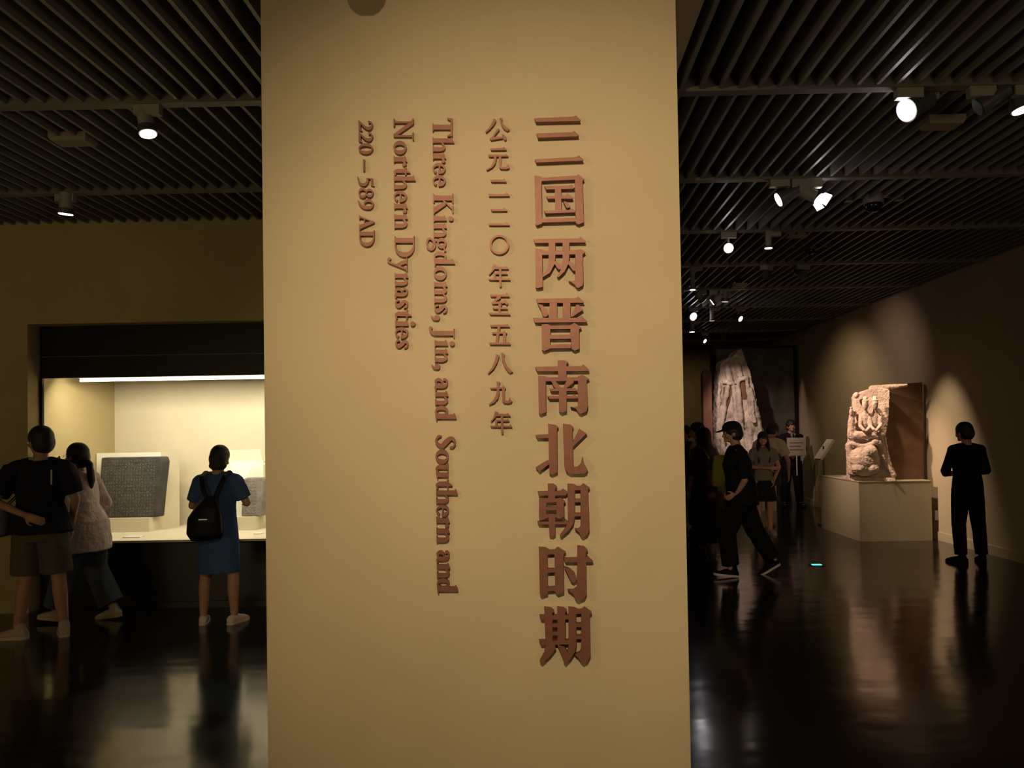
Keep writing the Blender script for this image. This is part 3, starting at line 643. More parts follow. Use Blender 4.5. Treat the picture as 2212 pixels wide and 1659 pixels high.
for i in range(16):
    x = 1556+i*5.8; CC((x+random.uniform(-3, 3), 925+random.uniform(-25, 10)), (x+random.uniform(-8, 8), 995), 4, 6, -.05, -.12-random.random()*.1)
k.ell(q2(1590, 995)+Vector((0, 0, 0)), (.45, .36, .33))
k.vol('carved_rock', M_RELIEF, cl, .014, 2, (.06, .12))
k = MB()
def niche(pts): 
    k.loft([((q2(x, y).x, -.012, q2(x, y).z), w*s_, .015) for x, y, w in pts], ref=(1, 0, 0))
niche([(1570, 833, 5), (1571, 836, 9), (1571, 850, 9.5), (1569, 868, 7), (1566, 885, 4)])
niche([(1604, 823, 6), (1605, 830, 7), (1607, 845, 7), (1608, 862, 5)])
o = k.build('niche_shade', M_BROWN, cl); o['kind'] = 'stuff'  # flat brown patches in place of the shade inside the niches
lb = atY(1556, 1010, YR-.3); rb = atY(1660, 1010, YR-.3)
pd = tag(empty('white_plinth', ((lb.x+rb.x)/2, YR-.1, 0)), 'pale stone block base under the tall cliff carving', 'pedestal')
part('block', M_CREAM, lb.x+.08, rb.x+.1, YR-.45, YR+.55, 0, .5, pd)
part('upper_step', M_CREAM, lb.x+.10, rb.x+.05, YR-.40, YR+.52, .5, .56, pd)
hs = atY(1500, 900, 19.9)

# ------------------------------------------------------------- ceiling fixtures
def fixture(px, py, Y, aim, label, R=.075, Ln=.20, lens=M_LENSW, name='track_spotlight', body=M_FIXD, plate=True, knob=False, group=None):
    """track lamp: aim is the direction the lens faces; px,py the lens centre"""
    c = atY(px, py, Y); a = Vector(aim).normalized()
    root = tag(empty(name, (c.x, Y, CEIL-.012)), label, 'spotlight', group)
    l = Vector((0, 0, c.z-(CEIL-.012)))
    by = min(BY, key=lambda b_: abs(b_-Y)); dy = by-Y
    back = l - a*Ln
    mb = MB(); mb.box(-.08, .08, dy-.025, dy+.025, -.06, 0); mb.build('track_adapter', M_FIX, root)
    j = Vector((back.x*.4, dy, back.z+.04))
    mb = MB(); mb.cyl((j.x, dy, -.06), (j.x, dy, j.z), .012, n=10); mb.cyl(j, (back+l)*.5, .012, n=10); mb.build('stem', M_FIX, root)
    mb = MB(); mb.cyl(back, l-a*.05, R*.78, R*.85, 24); mb.build('head', body, root)
    mb = MB(); mb.cyl(l-a*.05, l-a*.004, R, R, 28); mb.build('rim', M_FIXD, root)
    mb = MB(); mb.cyl(l-a*.004, l+a*.004, R*.86, R*.86, 28); mb.build('lens', lens, root)
    if knob: MB().cyl(back, back-a*.07, .028, n=14).build('knob', M_FIX, root)
    return root
def yb(n): return BY[3+n]       # n=1: first beam in front
def pend(px, py, Y, label, lens=M_LENSWARM, R=.055, L=.16):
    c = atY(px, py, Y); root = tag(empty('track_downlight', (c.x, Y, CEIL-.012)), label, 'spotlight')
    z = c.z-(CEIL-.012)
    MB().box(-.03, .13, -.025, .025, -.05, 0).build('track_adapter', M_FIX, root)
    MB().cyl((0, 0, z+.02), (0, 0, -.05), R*.72, n=20).build('head', M_FIX, root)
    MB().cyl((0, 0, z), (0, 0, z+.02), R, n=24).build('rim', M_FIXD, root)
    MB().cyl((0, 0, z-.004), (0, 0, z), R*.86, n=24).build('lens', lens, root)
    return root
B1, B2, B3, B4, B5, B6, B7 = BY[4], BY[5], BY[6], BY[7], BY[8], BY[9], BY[10]
fixture(320, 290, B1, (.22, -.1, -1), 'pale cylindrical spotlight hanging from the near track at upper left', .055, .2, M_LENSWARM, body=M_FIX)
fixture(142, 463, B2, (-.12, .12, -1), 'pale cylindrical spotlight on the second track above the display case wall', .062, .18, M_LENSWARM, body=M_FIX)
fixture(1957, 239, B1+.04, (-.75, -.25, -.42), 'large dark spotlight with bright white lens on the near right track', .075, .20, M_LENSW, knob=True)
fixture(2112, 232, B1+.04, (-.85, .2, -.5), 'unlit dark spotlight head right of the large bright spotlight', .06, .19, M_FIXD, knob=False)
fixture(2209, 238, B1+.04, (.2, -.1, -1), 'warm downward spotlight cut by the right edge of the photo', .065, .2, M_LENSWARM)
fixture(1681, 432, B2+.04, (-.9, .1, -.45), 'dark spotlight with thin warm glowing lens left of the barn-door lamp', .065, .19, M_LENSWARM)
# barn door lamp
c = atY(1775, 432, B2); fl = tag(empty('barn_door_lamp', (c.x, B2, CEIL-.012)), 'spotlight with four bright white barn door flaps on the second right track', 'spotlight')
z = c.z-(CEIL-.012)
MB().box(-.25, .0, -.025, .025, -.07, 0).build('track_adapter', M_FIX, fl)
MB().box(-.19, -.11, -.03, .03, z+.06, -.07).build('stem', M_FIX, fl)
MB().cyl((-.19, .03, z+.10), (-.05, .0, z+.03), .05, n=20).build('head', M_FIX, fl)
am = Vector((.75, .15, -.55)).normalized(); sx_ = am.cross(Vector((0, 0, 1))).normalized(); sz_ = sx_.cross(am)
mf = mat('glow_flap', (.9, .9, .9), .5, emit=(.95, .92, 1), estr=1.3)  # flaps emit: the lamp's light on them is put into the material
def flap(a0, a1, a2, a3, nm='flap'):
    t_ = am*.004
    pts = [Vector((-.02, 0, z+.01))+x for x in (a0, a1, a2, a3)]
    off = (pts[1]-pts[0]).cross(pts[2]-pts[0]).normalized()*.003
    MB().add([p-off for p in pts]+[p+off for p in pts], [(0,1,2,3),(7,6,5,4),(0,4,5,1),(1,5,6,2),(2,6,7,3),(3,7,4,0)]).build(nm, mf, fl)
r_ = .046
for s1, s2 in ((sx_, sz_), (-sx_, -sz_), (sz_, -sx_), (-sz_, sx_)):
    flap(s1*r_-s2*r_, s1*r_+s2*r_, s1*r_*1.4+s2*r_*1.1+am*.06, s1*r_*1.4-s2*r_*1.1+am*.06)
MB().cyl(Vector((-.02, 0, z+.01))-am*.01, Vector((-.02, 0, z+.01)), .045, n=20).build('lens', M_LENSW, fl)
fixture(1574, 536, B3, (0.02, -1, -.25), 'round glaring white spotlight facing the viewer on the third right track', .055, .16, M_LENSW)
pend(1660, 536, B3, 'small dark downlight right of the glaring round spotlight', M_LENSWARM, .045)
fixture(1655, 594, B4, (-.4, -.8, -.5), 'unlit dark lamp head on the fourth track, left of two', .06, .14, M_FIXD)
fixture(1735, 594, B4, (.3, -.8, -.5), 'unlit dark lamp head on the fourth track, right of two', .06, .14, M_FIXD)
pend(1496, 626, B4+.0, 'small downlight with slim glowing lens beside the text wall edge', M_LENSWARM, .04)
fixture(1520, 650, B5, (.6, .2, -.6), 'grey lamp tilted right, first of the far cluster', .055, .17, M_LENSDIM, body=M_FIX)
fixture(1538, 653, B5, (-.7, .2, -.5), 'grey lamp tilted left with pale lens in the far cluster', .055, .17, M_LENSWARM, body=M_FIX)
fixture(1566, 652, B5, (-.05, .05, -1), 'upright grey lamp pointing straight down, last of the far cluster', .055, .18, M_LENSDIM, body=M_FIX)
fixture(1498, 684, B6, (.5, -1, -.5), 'far white spotlight with oval lens close to the text wall', .075, .16, M_LENSW)
pend(1538, 693, B6, 'far dim downlight between the two oval spotlights', M_LENSDIM, .05)
fixture(1600, 689, B6, (.7, -.7, -.6), 'far warm spotlight with slanted oval lens', .055, .15, M_LENSWARM)
pend(1495, 717, B7, 'far white bar-shaped downlight low beside the text wall', M_LENSW, .055)
fixture(1523, 737, BY[11], (.7, -.7, -.6), 'farthest small warm slanted spotlight under the ceiling', .05, .15, M_LENSWARM)
# lamp head just above the frame, its round shadow falls on the top of the text wall
c = Vector((-.70, 2.9, 3.605)); hl = tag(empty('hanging_lamp', (c.x, c.y, CEIL)), 'small round lamp head just under the slats in front of the text wall', 'spotlight')
MB().cyl((0, 0, c.z+.04-CEIL), (0, 0, 0), .015, n=12).build('stem', M_FIXD, hl)
MB().ell((0, 0, c.z-CEIL), (.078, .078, .078)).build('head', M_FIXD, hl, smooth=True)
# flat rectangular detectors
def sensor(px, py, Y, wid, label, dep=.15):
    c = atY(px, py, Y); r = tag(empty('ceiling_detector', (c.x, Y, CEIL)), label, 'detector')
    z = c.z-CEIL; wd = wid*Y/F/2
    mb = MB(); mb.loft([((0, 0, z), wd*.86, dep*.40), ((0, 0, z+.015), wd, dep*.5), ((0, 0, z+.05), wd, dep*.5)], n=4, ref=(1, 1, 0))
    mb = MB(); b2 = [(-1, -1), (1, -1), (1, 1), (-1, 1)]
    mb.add([(x*wd*.9, y*dep*.42, z) for x, y in b2]+[(x*wd, y*dep*.5, z+.02) for x, y in b2]+[(x*wd, y*dep*.5, z+.055) for x, y in b2],
           [(3,2,1,0)]+[(i, (i+1)%4, (i+1)%4+4, i+4) for i in range(4)]+[(i+4, (i+1)%4+4, (i+1)%4+8, i+8) for i in range(4)]+[(8,9,10,11)])
    mb.build('housing', M_SENS, r); MB().box(-wd*.3, wd*.3, -.05, .05, z+.055, 0).build('neck', M_BLACK, r)
sensor(158, 310, 5.2, 82, 'flat rectangular detector box under the left ceiling slats')
sensor(2035, 274, 5.1, 78, 'flat rectangular detector box under the right ceiling slats')
sensor(1722, 512, 8.3, 46, 'far flat detector box near the dome cameras')
sensor(1595, 622, 10.6, 32, 'farthest small detector box above the lamp cluster')
def dome(px, py, Y, s, label):
    c = atY(px, py, Y); r = tag(empty('dome_camera', (c.x, Y, CEIL)), label, 'camera'); z = c.z-CEIL
    MB().cyl((0, 0, z+.02*s), (0, 0, z+.10*s), .075*s, .085*s, 24).build('housing', M_FIX if s > 1 else M_FIXD, r)
    MB().ell((0, 0, z+.01*s), (.068*s, .068*s, .06*s)).build('dome', mat('dome_glass', (.01, .01, .012), .1), r, smooth=True)
    MB().cyl((0, 0, z+.10*s), (0, 0, 0), .02, n=10).build('stem', M_FIXD, r)
    for sg in (-1, 1): MB().box(sg*.20*s-.03, sg*.20*s+.03, -.03, .03, z+.05, z+.13).box(min(0, sg*.2*s), max(0, sg*.2*s), -.01, .01, z+.08, z+.10).build('side_bracket', M_FIXD, r)
dome(1887, 446, 7.0, 1.15, 'larger dark dome camera with side brackets under the right slats')
dome(1750, 543, 8.9, .9, 'smaller dark dome camera further back under the right slats')

# ------------------------------------------------------------- people
SKIN = mat('skin', (.42, .22, .15), .6); HAIR = mat('black_hair', (.012, .009, .008), .55, bump=.4, bscale=120)
def fab(name, c, r=.85): return mat(name, c, r, noise=.08, nscale=12, bump=.25, bscale=45, spec=.2)
def Lr(a, b, t): return Vector(a)*(1-t)+Vector(b)*t
def person(px, py, h, rz, label, o):
    """o: pose and clothes; local frame faces +y, left hand at -x"""
    fp = atZ(px, py, 0) if 'Y' not in o else Vector((atY(px, py, o['Y']).x, o['Y'], 0))
    s = h/1.72
    root = tag(empty('person', (fp.x, fp.y, 0), rz, s), label, 'person', o.get('group'))
    vx = o.get('vx', .0085)
    lean = Vector(o.get('lean', (0, 0, 0)))           # offset of the neck
    def T(x, y, z):
        t = max(0, (z-.93)/.53); return Vector((x, y, z)) + lean*min(t, 1.25)*(1 if t < 1.25 else 1) if t > 0 else Vector((x, y, z))
    sw = o.get('sw', 1.0); g = o.get('girth', 1.0)
    SHl, SHr = T(-.175*sw, -.005, 1.385), T(.175*sw, -.005, 1.385)
    EL = [Vector(o.get('el', (-.235, -.02, 1.13))), Vector(o.get('er', (.235, -.02, 1.13)))]
    WR = [Vector(o.get('wl', (-.24, .05, .88))), Vector(o.get('wr', (.24, .05, .88)))]
    HD = [Vector(o.get('hl', (0, .1, -1))), Vector(o.get('hr', (0, .1, -1)))]
    KN = [Vector(o.get('kl', (-.095, .01, .49))), Vector(o.get('kr', (.095, .01, .49)))]
    AN = [Vector(o.get('al', (-.10, -.02, .085))), Vector(o.get('ar', (.10, -.02, .085)))]
    FT = [Vector(o.get('fl', (-.25, 1, 0))), Vector(o.get('fr', (.25, 1, 0)))]     # foot directions
    HP = [Vector((-.088, 0, .91)), Vector((.088, 0, .91))]
    hy, hp = o.get('head', (0, 0))                      # head yaw, pitch(forward +)
    HC = T(0, .0, 1.47)
    HM = Matrix.Rotation(hy, 3, 'Z') @ Matrix.Rotation(-hp, 3, 'X')
    def hd(x, y, z): return HC + Vector((0, .015, 0)) + HM @ Vector((x, y, z))
    b = MB()
    b.ell(hd(0, .0, .145), (.074, .094, .102), HM, 18); b.ell(hd(0, .028, .085), (.054, .062, .062), HM, 14)
    b.cap(hd(0, .088, .125), hd(0, .105, .098), .010, .014, 8); b.ell(hd(0, .082, .045), (.024, .016, .016), HM)
    b.ell(hd(0, .086, .068), (.026, .012, .007), HM)
    for sg in (-1, 1): b.ell(hd(sg*.076, -.005, .115), (.012, .022, .032), HM); b.ell(hd(sg*.045, .066, .10), (.022, .02, .02), HM); b.ell(hd(sg*.03, .084, .142), (.024, .01, .008), HM)
    b.cap(T(0, -.02, 1.38), hd(0, -.02, .08), .062, .050, 14)
    b.loft([(T(0, 0, .88), .15*g, .105*g), (T(0, -.01, .98), .155*g, .11*g), (T(0, 0, 1.10), .132*g, .095*g), (T(0, .005, 1.25), .15*g, .108*g), (T(0, 0, 1.36), .15*sw, .10), (T(0, -.01, 1.42), .09, .07)], n=20)
    for i in (0, 1):
        S = (SHl, SHr)[i]; sg = (-1, 1)[i]
        b.cap(T(sg*.06, -.005, 1.40), S, .055, .050); b.cap(S, EL[i], .050*g, .038); b.cap(EL[i], WR[i], .038, .025)
        d = HD[i].normalized(); pn = Vector(o.get(('pnl', 'pnr')[i], (sg, 0, 0))); sd = d.cross(pn).normalized(); pn = sd.cross(d).normalized()
        if sd.y < 0 and abs(d.z) > .5: sd = -sd
        w0 = WR[i]
        b.loft([(w0, .024, .018), (w0+d*.04, .036, .016), (w0+d*.085, .038, .014), (w0+d*.095, .034, .012)], ref=sd, n=10)
        for f in range(4):
            ln = (.068, .078, .072, .056)[f]; base = w0+d*.085+sd*(.028-.0185*f); cu = o.get('curl', .5)
            k1 = base+(d*math.cos(cu*.5)-pn*math.sin(cu*.5))*ln*.5; k2 = k1+(d*math.cos(cu*1.4)-pn*math.sin(cu*1.4))*ln*.5
            b.cap(base, k1, .0095, .009, 6); b.cap(k1, k2, .009, .0075, 6)
        tb = w0+d*.03+sd*.03; t1 = tb+(d*.6+sd*.7-pn*.2).normalized()*.035; t2 = t1+(d*.95+sd*.2-pn*.3).normalized()*.03
        b.cap(tb, t1, .013, .011, 6); b.cap(t1, t2, .011, .008, 6)
        b.cap(HP[i], KN[i], .085*g, .055, 14); b.cap(KN[i], Lr(KN[i], AN[i], .35)+Vector((0, -.012, 0)), .055, .055, 12); b.cap(Lr(KN[i], AN[i], .35)+Vector((0, -.012, 0)), AN[i], .055, .036, 12)
        fd = FT[i].normalized(); b.cap(AN[i]+Vector((0, 0, -.03)), AN[i]+fd*.13+Vector((0, 0, -.045)), .035, .025, 8)
    b.vol('body', o.get('skin', SKIN), root, vx, 3)
    # eyes
    for sg in (-1, 1):
        MB().ell(hd(sg*.031, .086, .125), (.0115, .008, .007), HM, 10).build('eye', mat('eye', (.25, .22, .2), .3), root, smooth=True)
    if o.get('glasses'):
        gm = MB()
        for sg in (-1, 1):
            ring = [hd(sg*.033+.022*math.cos(t*math.pi/8), .104, .125+.017*math.sin(t*math.pi/8)) for t in range(17)]
            for u0, u1 in zip(ring, ring[1:]): gm.cap(u0, u1, .002, .002, 5)
            gm.cap(hd(sg*.055, .104, .128), hd(sg*.08, .0, .125), .002, .002, 5)
        gm.cap(hd(-.011, .105, .127), hd(.011, .105, .127), .002, .002, 5)
        gm.build('glasses', mat('glasses_metal', (.6, .4, .25), .3, metal=.8), root)
    # hair
    hs_ = o.get('hair', 'short'); hb = MB()
    hb.ell(hd(0, -.012, .165), (.092, .109, .102), HM, 18); hb.ell(hd(0, -.042, .12), (.089, .086, .097), HM, 16)
    if hs_ != 'short':
        hb.ell(hd(0, -.03, .10), (.085, .082, .12), HM, 16)
    if hs_ == 'bob':
        hb.ell(hd(-.06, -.035, .05), (.03, .03, .03), HM); hb.ell(hd(.06, -.035, .05), (.03, .03, .03), HM)
    if hs_ == 'ponytail':
        hb.cap(hd(0, -.10, .10), hd(0, -.15, .05), .03, .035); hb.loft([(hd(0, -.12, .08), .02, .02), (hd(0, -.16, .0), .036, .034), (hd(0, -.175, -.10), .036, .034), (hd(0, -.17, -.18), .02, .018)])
    if hs_ == 'long':
        hb.loft([(hd(0, -.03, .16), .088, .08), (hd(0, -.05, .02), .10, .07), (T(0, -.10, 1.36), .115, .06), (T(0, -.115, 1.22), .10, .05), (T(0, -.11, 1.14), .06, .03)])
        for sg in (-1, 1): hb.loft([(hd(sg*.07, .02, .14), .022, .035), (hd(sg*.085, .015, .04), .026, .045), (T(sg*.085, .05, 1.36), .030, .04), (T(sg*.085, .10, 1.20), .02, .02)])
    if hs_ != 'none': 
        hv = hb.vol('hair', HAIR, root, .011, 3)
    if o.get('cap'):
        cb = MB(); cb.ell(hd(0, -.005, .19), (.092, .108, .075), HM, 18); cb.loft([(hd(0, -.005, .165), .093, .108), (hd(0, -.005, .195), .092, .107)])
        cb.loft([(hd(0, .07, .17), .075, .010), (hd(0, .13, .160), .07, .009), (hd(0, .175, .150), .045, .007)])
        cb.vol('cap', o['cap'], root, .008, 2)
    # tops
    top = o['top']; kind = o.get('kind', 'tee'); hem = o.get('hem', .84); fl = o.get('flare', 1.0)
    tb_ = MB()
    base = [(T(0, 0, hem), .175*g*fl, .13*g*fl), (T(0, -.005, max(.96, hem+.03)), .172*g*(1+(fl-1)*.6), .125*g*(1+(fl-1)*.6)), (T(0, 0, 1.10), .158*g, .118*g), (T(0, .005, 1.26), .170*g, .125*g), (T(0, 0, 1.37), .168*sw, .115), (T(0, -.01, 1.425), .125*sw, .09), (T(0, -.015, 1.455), .075, .065)]
    if kind == 'dress':
        hem2 = o.get('hem2', .47)
        base = [(Vector((0, 0, hem2)), .215*fl, .165), (Vector((0, 0, .62)), .205*fl, .155), (Vector((0, -.01, .86)), .188*g, .145)] + [(T(0, -.005, 1.0), .172*g, .128*g), (T(0, 0, 1.12), .16*g, .12*g)] + base[3:]
    tb_.loft(base, n=28)
    sl = o.get('sleeve', .62)
    for i in (0, 1):
        S = (SHl, SHr)[i]; sg = (-1, 1)[i]; wS = o.get('sw_r', .066)
        tb_.cap(T(sg*.07, -.005, 1.398), S, .078, .066)
        if sl <= 1: tb_.loft([(S, wS, wS), (Lr(S, EL[i], sl*.5), wS, wS), (Lr(S, EL[i], sl), wS*.98, wS*.98)], ref=(0, 1, 0))
        else:
            tb_.cap(S, EL[i], .060, wS*.82); E2 = Lr(EL[i], WR[i], sl-1)
            tb_.loft([(EL[i]-(WR[i]-EL[i]).normalized()*.02, wS*.8, wS*.8), (E2, wS*.66, wS*.66)], ref=(0, 1, .1))
    tb_.vol(o.get('topname', 'shirt'), top, root, max(vx, .010), 2, o.get('fold', (.010, .09)))
    # bottoms
    if kind != 'dress':
        bt = o['bottom']; lg = o.get('leg', 1.0); bb = MB()
        bb.loft([(Vector((0, 0, .80)), .175*g, .125*g), (Vector((0, -.01, .90)), .17*g, .128*g), (T(0, 0, 1.0), .155*g, .118*g)], n=24)
        ww = o.get('legw', (.10, .085, .07))
        if o.get('skirt'):
            bb.loft([(Vector((0, 0, o['skirt'])), .21, .16), (Vector((0, -.01, .85)), .18, .13)], n=24)
        else:
            for i in (0, 1):
                if lg <= 1: bb.loft([(HP[i]+Vector((0, 0, .0)), ww[0]*1.0, ww[0]*1.12), (Lr(HP[i], KN[i], lg*.5), ww[0], ww[0]), (Lr(HP[i], KN[i], lg), ww[1], ww[1])])
                else: bb.loft([(HP[i], ww[0], ww[0]*1.12), (Lr(HP[i], KN[i], .5), ww[0]*.95, ww[0]), (KN[i], ww[1], ww[1]), (Lr(KN[i], AN[i], .5), (ww[1]+ww[2])/2, (ww[1]+ww[2])/2), (Lr(KN[i], AN[i], lg-1), ww[2], ww[2]*1.05)])
        bb.vol(o.get('botname', 'trousers'), bt, root, max(vx, .010), 2, (.010, .09))
    # shoes
    sm = o['shoe']; so = o.get('sole', sm)
    for i in (0, 1):
        fd = FT[i].normalized(); r2 = Vector((fd.y, -fd.x, 0)).normalized(); A0 = AN[i]+Vector((0, 0, -.085))
        upv = r2.cross(fd).normalized(); 
        def U(a, bz): return A0 + fd*a + upv*bz
        sb = MB(); sb.loft([(U(-.075, .05), .03, .03), (U(-.06, .045), .038, .042), (U(0, .05), .042, .048), (U(.07, .042), .045, .036), (U(.13, .032), .047, .026), (U(.175, .025), .035, .018), (U(.19, .022), .02, .012)], ref=r2, n=16)
        if not o.get('low'): sb.cap(U(-.02, .06), U(-.015, .10), .045, .043)
        sh = sb.vol('shoe', sm, root, .008, 2)
        mb = MB(); prof = [(-.08, .022), (-.06, .036), (0, .040), (.07, .046), (.13, .048), (.175, .036), (.195, .015)]
        pts = [(a_, w_) for a_, w_ in prof]+[(a_, -w_) for a_, w_ in prof[::-1]]
        n_ = len(pts)
        mb.add([U(a_, 0)+r2*w_ for a_, w_ in pts]+[U(a_, .024)+r2*w_ for a_, w_ in pts], [tuple(range(n_)), tuple(range(2*n_-1, n_-1, -1))]+[(j, j+n_, (j+1) % n_+n_, (j+1) % n_) for j in range(n_)])
        mb.build('sole', so, sh)
    return root, T, hd
DK = fab('navy_tee', (.012, .012, .022)); 
# 1 man with dark tee, right hand behind back  (back view; left arm is on screen left)
r1, T1, h1 = person(88, 1353, 1.76, 0.35, 'man in black tee and grey shorts with one hand behind his back', dict(
    Y=6.38, girth=1.08, sw=1.0, top=DK, hem=.86, fold=(.02, .12), flare=1.30, sleeve=.82, sw_r=.085, bottom=fab('grey_shorts', (.10, .085, .06)), botname='shorts', leg=.93, legw=(.112, .112, .1), shoe=fab('beige_shoe', (.48, .38, .30)), sole=fab('sole_grey', (.55, .47, .38)),
    el=(-.29, -.12, 1.13), wl=(-.06, -.20, 1.02), hl=(1, -.1, -.5), pnl=(0, -1, 0), er=(.25, .02, 1.12), wr=(.20, .12, .9), hr=(0, .2, -1), head=(.75, .0), kl=(-.11, .03, .49), al=(-.16, .0, .085), fl=(-1, .35, 0), kr=(.13, .0, .49), ar=(.17, -.02, .085), fr=(-.25, 1, 0), girthy=1, glasses=True))
# collar pendant and strap marks on the shoulder, sling bag on the hip
MB().loft([(T1(0, -.02, 1.452), .078, .068), (T1(0, -.02, 1.470), .072, .062)]).build('collar', fab('pale_collar', (.35, .30, .26)), r1)
MB().box(-.006, .006, -.004, .004, -.06, .06).build('shoulder_stripe', fab('pale_print', (.5, .5, .52)), r1, loc=(.11, -.128, 1.31))
bag = tag(empty('sling_bag', r1.location, .35, 1.76/1.72), 'small grey sling bag hanging at the hip of the man in black', 'bag')
MB().loft([((-.26, -.02, .84), .05, .06), ((-.27, -.01, .90), .075, .09), ((-.27, 0, 1.0), .07, .08), ((-.26, .0, 1.07), .035, .05)]).vol('pouch', fab('grey_bag', (.09, .09, .11)), bag, .01, 2)
mb = MB(); pts = [(-.26, .03, 1.05), (-.17, .16, 1.18), (0, .17, 1.33), (.12, .10, 1.46), (.15, -.05, 1.475), (.08, -.165, 1.38), (-.05, -.185, 1.25), (-.2, -.15, 1.10), (-.26, -.03, 1.05)]
for a_, b_ in zip(pts, pts[1:]): mb.cap(a_, b_, .005, .005, 6)
mb.build('strap', DK, bag)
# 2 woman, white shirt, ponytail, facing left
person(190, 1345, 1.62, 1.42, 'woman with ponytail in loose white shirt and jeans walking left at the case', dict(
    Y=6.92, girth=1.02, top=fab('white_shirt', (.70, .58, .54)), hem=.68, flare=1.42, sleeve=1.75, sw_r=.082, fold=(.03, .13), bottom=fab('jeans', (.075, .09, .13)), leg=1.88, legw=(.115, .11, .115), botname='jeans', shoe=fab('canvas_shoe', (.50, .42, .30)), sole=fab('tan_sole', (.62, .42, .24)),
    hair='ponytail', glasses=True, head=(-.05, -.05), lean=(0, .10, -.01), el=(-.24, .04, 1.12), wl=(-.16, .29, 1.12), hl=(.2, 1, .1), er=(.24, .0, 1.12), wr=(.17, .26, 1.08), hr=(-.2, 1, .1),
    kl=(-.10, .16, .50), al=(-.10, .26, .11), fl=(0, 1, .08), kr=(.10, .0, .49), ar=(.10, -.20, .10), fr=(0, 1, -.14)))
# 3 woman in blue dress
r3, T3, h3 = person(474, 1345, 1.57, 0.0, 'woman with short hair in knee-length blue dress facing the lit case', dict(
    Y=6.78, kind='dress', topname='dress', top=fab('blue_dress', (.05, .095, .23)), hem2=.50, flare=.98, girth=1.03, sw=.98, sleeve=.80, sw_r=.072, shoe=fab('white_clog', (.66, .52, .48)), low=True, hair='bob', head=(0, .25),
    el=(-.265, .02, 1.14), wl=(-.18, .24, 1.13), hl=(.6, .6, .3), er=(.27, .02, 1.16), wr=(.17, .25, 1.15), hr=(-.6, .6, .3), kl=(-.13, .0, .47), al=(-.145, -.02, .085), fl=(-.3, 1, 0), kr=(.14, .0, .47), ar=(.155, -.02, .085), fr=(.35, 1, 0)))
bp = tag(empty('backpack', r3.location, 0, 1.57/1.72), 'small black backpack on the back of the woman in blue', 'backpack')
bk = fab('black_nylon', (.008, .008, .012), .5)
MB().loft([((-.03, -.22, .84), .14, .055), ((-.035, -.235, .90), .17, .08), ((-.03, -.235, 1.02), .165, .085), ((.0, -.22, 1.14), .12, .07), ((.02, -.19, 1.24), .06, .04)], n=24).vol('main_pouch', bk, bp, .01, 3)
MB().box(-.05, .03, -.325, -.318, 1.035, 1.045).build('zip', mat('zip_metal', (.3, .3, .33), .3, metal=1), bp)
for sg in (-1, 1):
    mb = MB(); pp = [(sg*.03+.01, -.20, 1.20), (sg*.08, -.165, 1.33), (sg*.11, -.12, 1.43), (sg*.115, -.01, 1.475), (sg*.12, .11, 1.40), (sg*.15, .13, 1.2)]
    mb.loft([(p, .022, .007) for p in pp], ref=(1, 0, 0), n=8); mb.build('strap', bk, bp)
# 4 man with cap striding left
SUIT = fab('black_cloth', (.004, .004, .005)); 
person(1606, 1236, 1.72, math.pi/2, 'man in dark cap and dark clothes striding left across the hall', dict(
    Y=8.6, girth=1.28, sw=1.05, top=fab('navy_polo', (.005, .005, .008)), hem=.80, sleeve=.95, sw_r=.08, flare=1.1, bottom=SUIT, leg=1.9, legw=(.12, .105, .09), shoe=SUIT, sole=fab('white_sole', (.50, .44, .45)), cap=fab('dark_cap', (.008, .008, .012)), lean=(0, .07, 0), head=(.0, .08),
    el=(-.25, .03, 1.08), wl=(-.16, .10, .92), hl=(.5, .8, -.4), er=(.24, -.09, 1.08), wr=(.19, .06, .92), hr=(-.5, .8, -.4), kl=(-.09, .20, .50), al=(-.09, .16, .095), fl=(0, 1, .12), kr=(.09, -.16, .50), ar=(.09, -.37, .15), fr=(0, 1, -.55)))
# 5 long haired woman with yellow-green backpack
r5, T5, h5 = person(1524, 1188, 1.66, .6, 'woman with long black hair in plum top wearing a yellow-green backpack', dict(
    Y=10.2, girth=1.05, top=fab('plum_top', (.085, .03, .045)), hem=.76, sleeve=1.2, sw_r=.085, bottom=SUIT, leg=1.9, legw=(.115, .10, .085), shoe=fab('grey_shoe', (.06, .055, .05)), hair='long', head=(.5, 0), vx=.011))
g5 = tag(empty('backpack', r5.location, .6, 1.66/1.72), 'yellow-green backpack on the long haired woman in plum', 'backpack')
MB().loft([((.05, -.24, .92), .14, .05), ((.06, -.26, 1.0), .17, .08), ((.07, -.26, 1.2), .165, .08), ((.07, -.22, 1.34), .10, .05)], n=24).vol('main_pouch', fab('lime_nylon', (.16, .15, .015)), g5, .012, 2)
for sg in (-1, 1): MB().loft([(p, .02, .008) for p in [(sg*.10, -.2, 1.3), (sg*.12, -.12, 1.43), (sg*.12, .0, 1.475), (sg*.13, .12, 1.38)]], ref=(1, 0, 0), n=8).build('strap', fab('lime_nylon', (.16, .15, .015)), g5)
# 6, 7 people by the text wall edge
person(1512, 1160, 1.74, 1.2, 'short haired man in pale shirt looking left behind the long haired woman', dict(
    Y=11.5, top=fab('pale_shirt', (.55, .50, .50)), hem=.82, bottom=SUIT, leg=1.9, shoe=SUIT, vx=.012, head=(.3, 0)))
person(1486, 1150, 1.70, 2.4, 'person in dark clothes half hidden by the edge of the text wall', dict(
    Y=12.3, top=fab('dark_plum', (.05, .03, .03)), hem=.80, bottom=SUIT, leg=1.9, shoe=SUIT, vx=.012, head=(0, .1)))
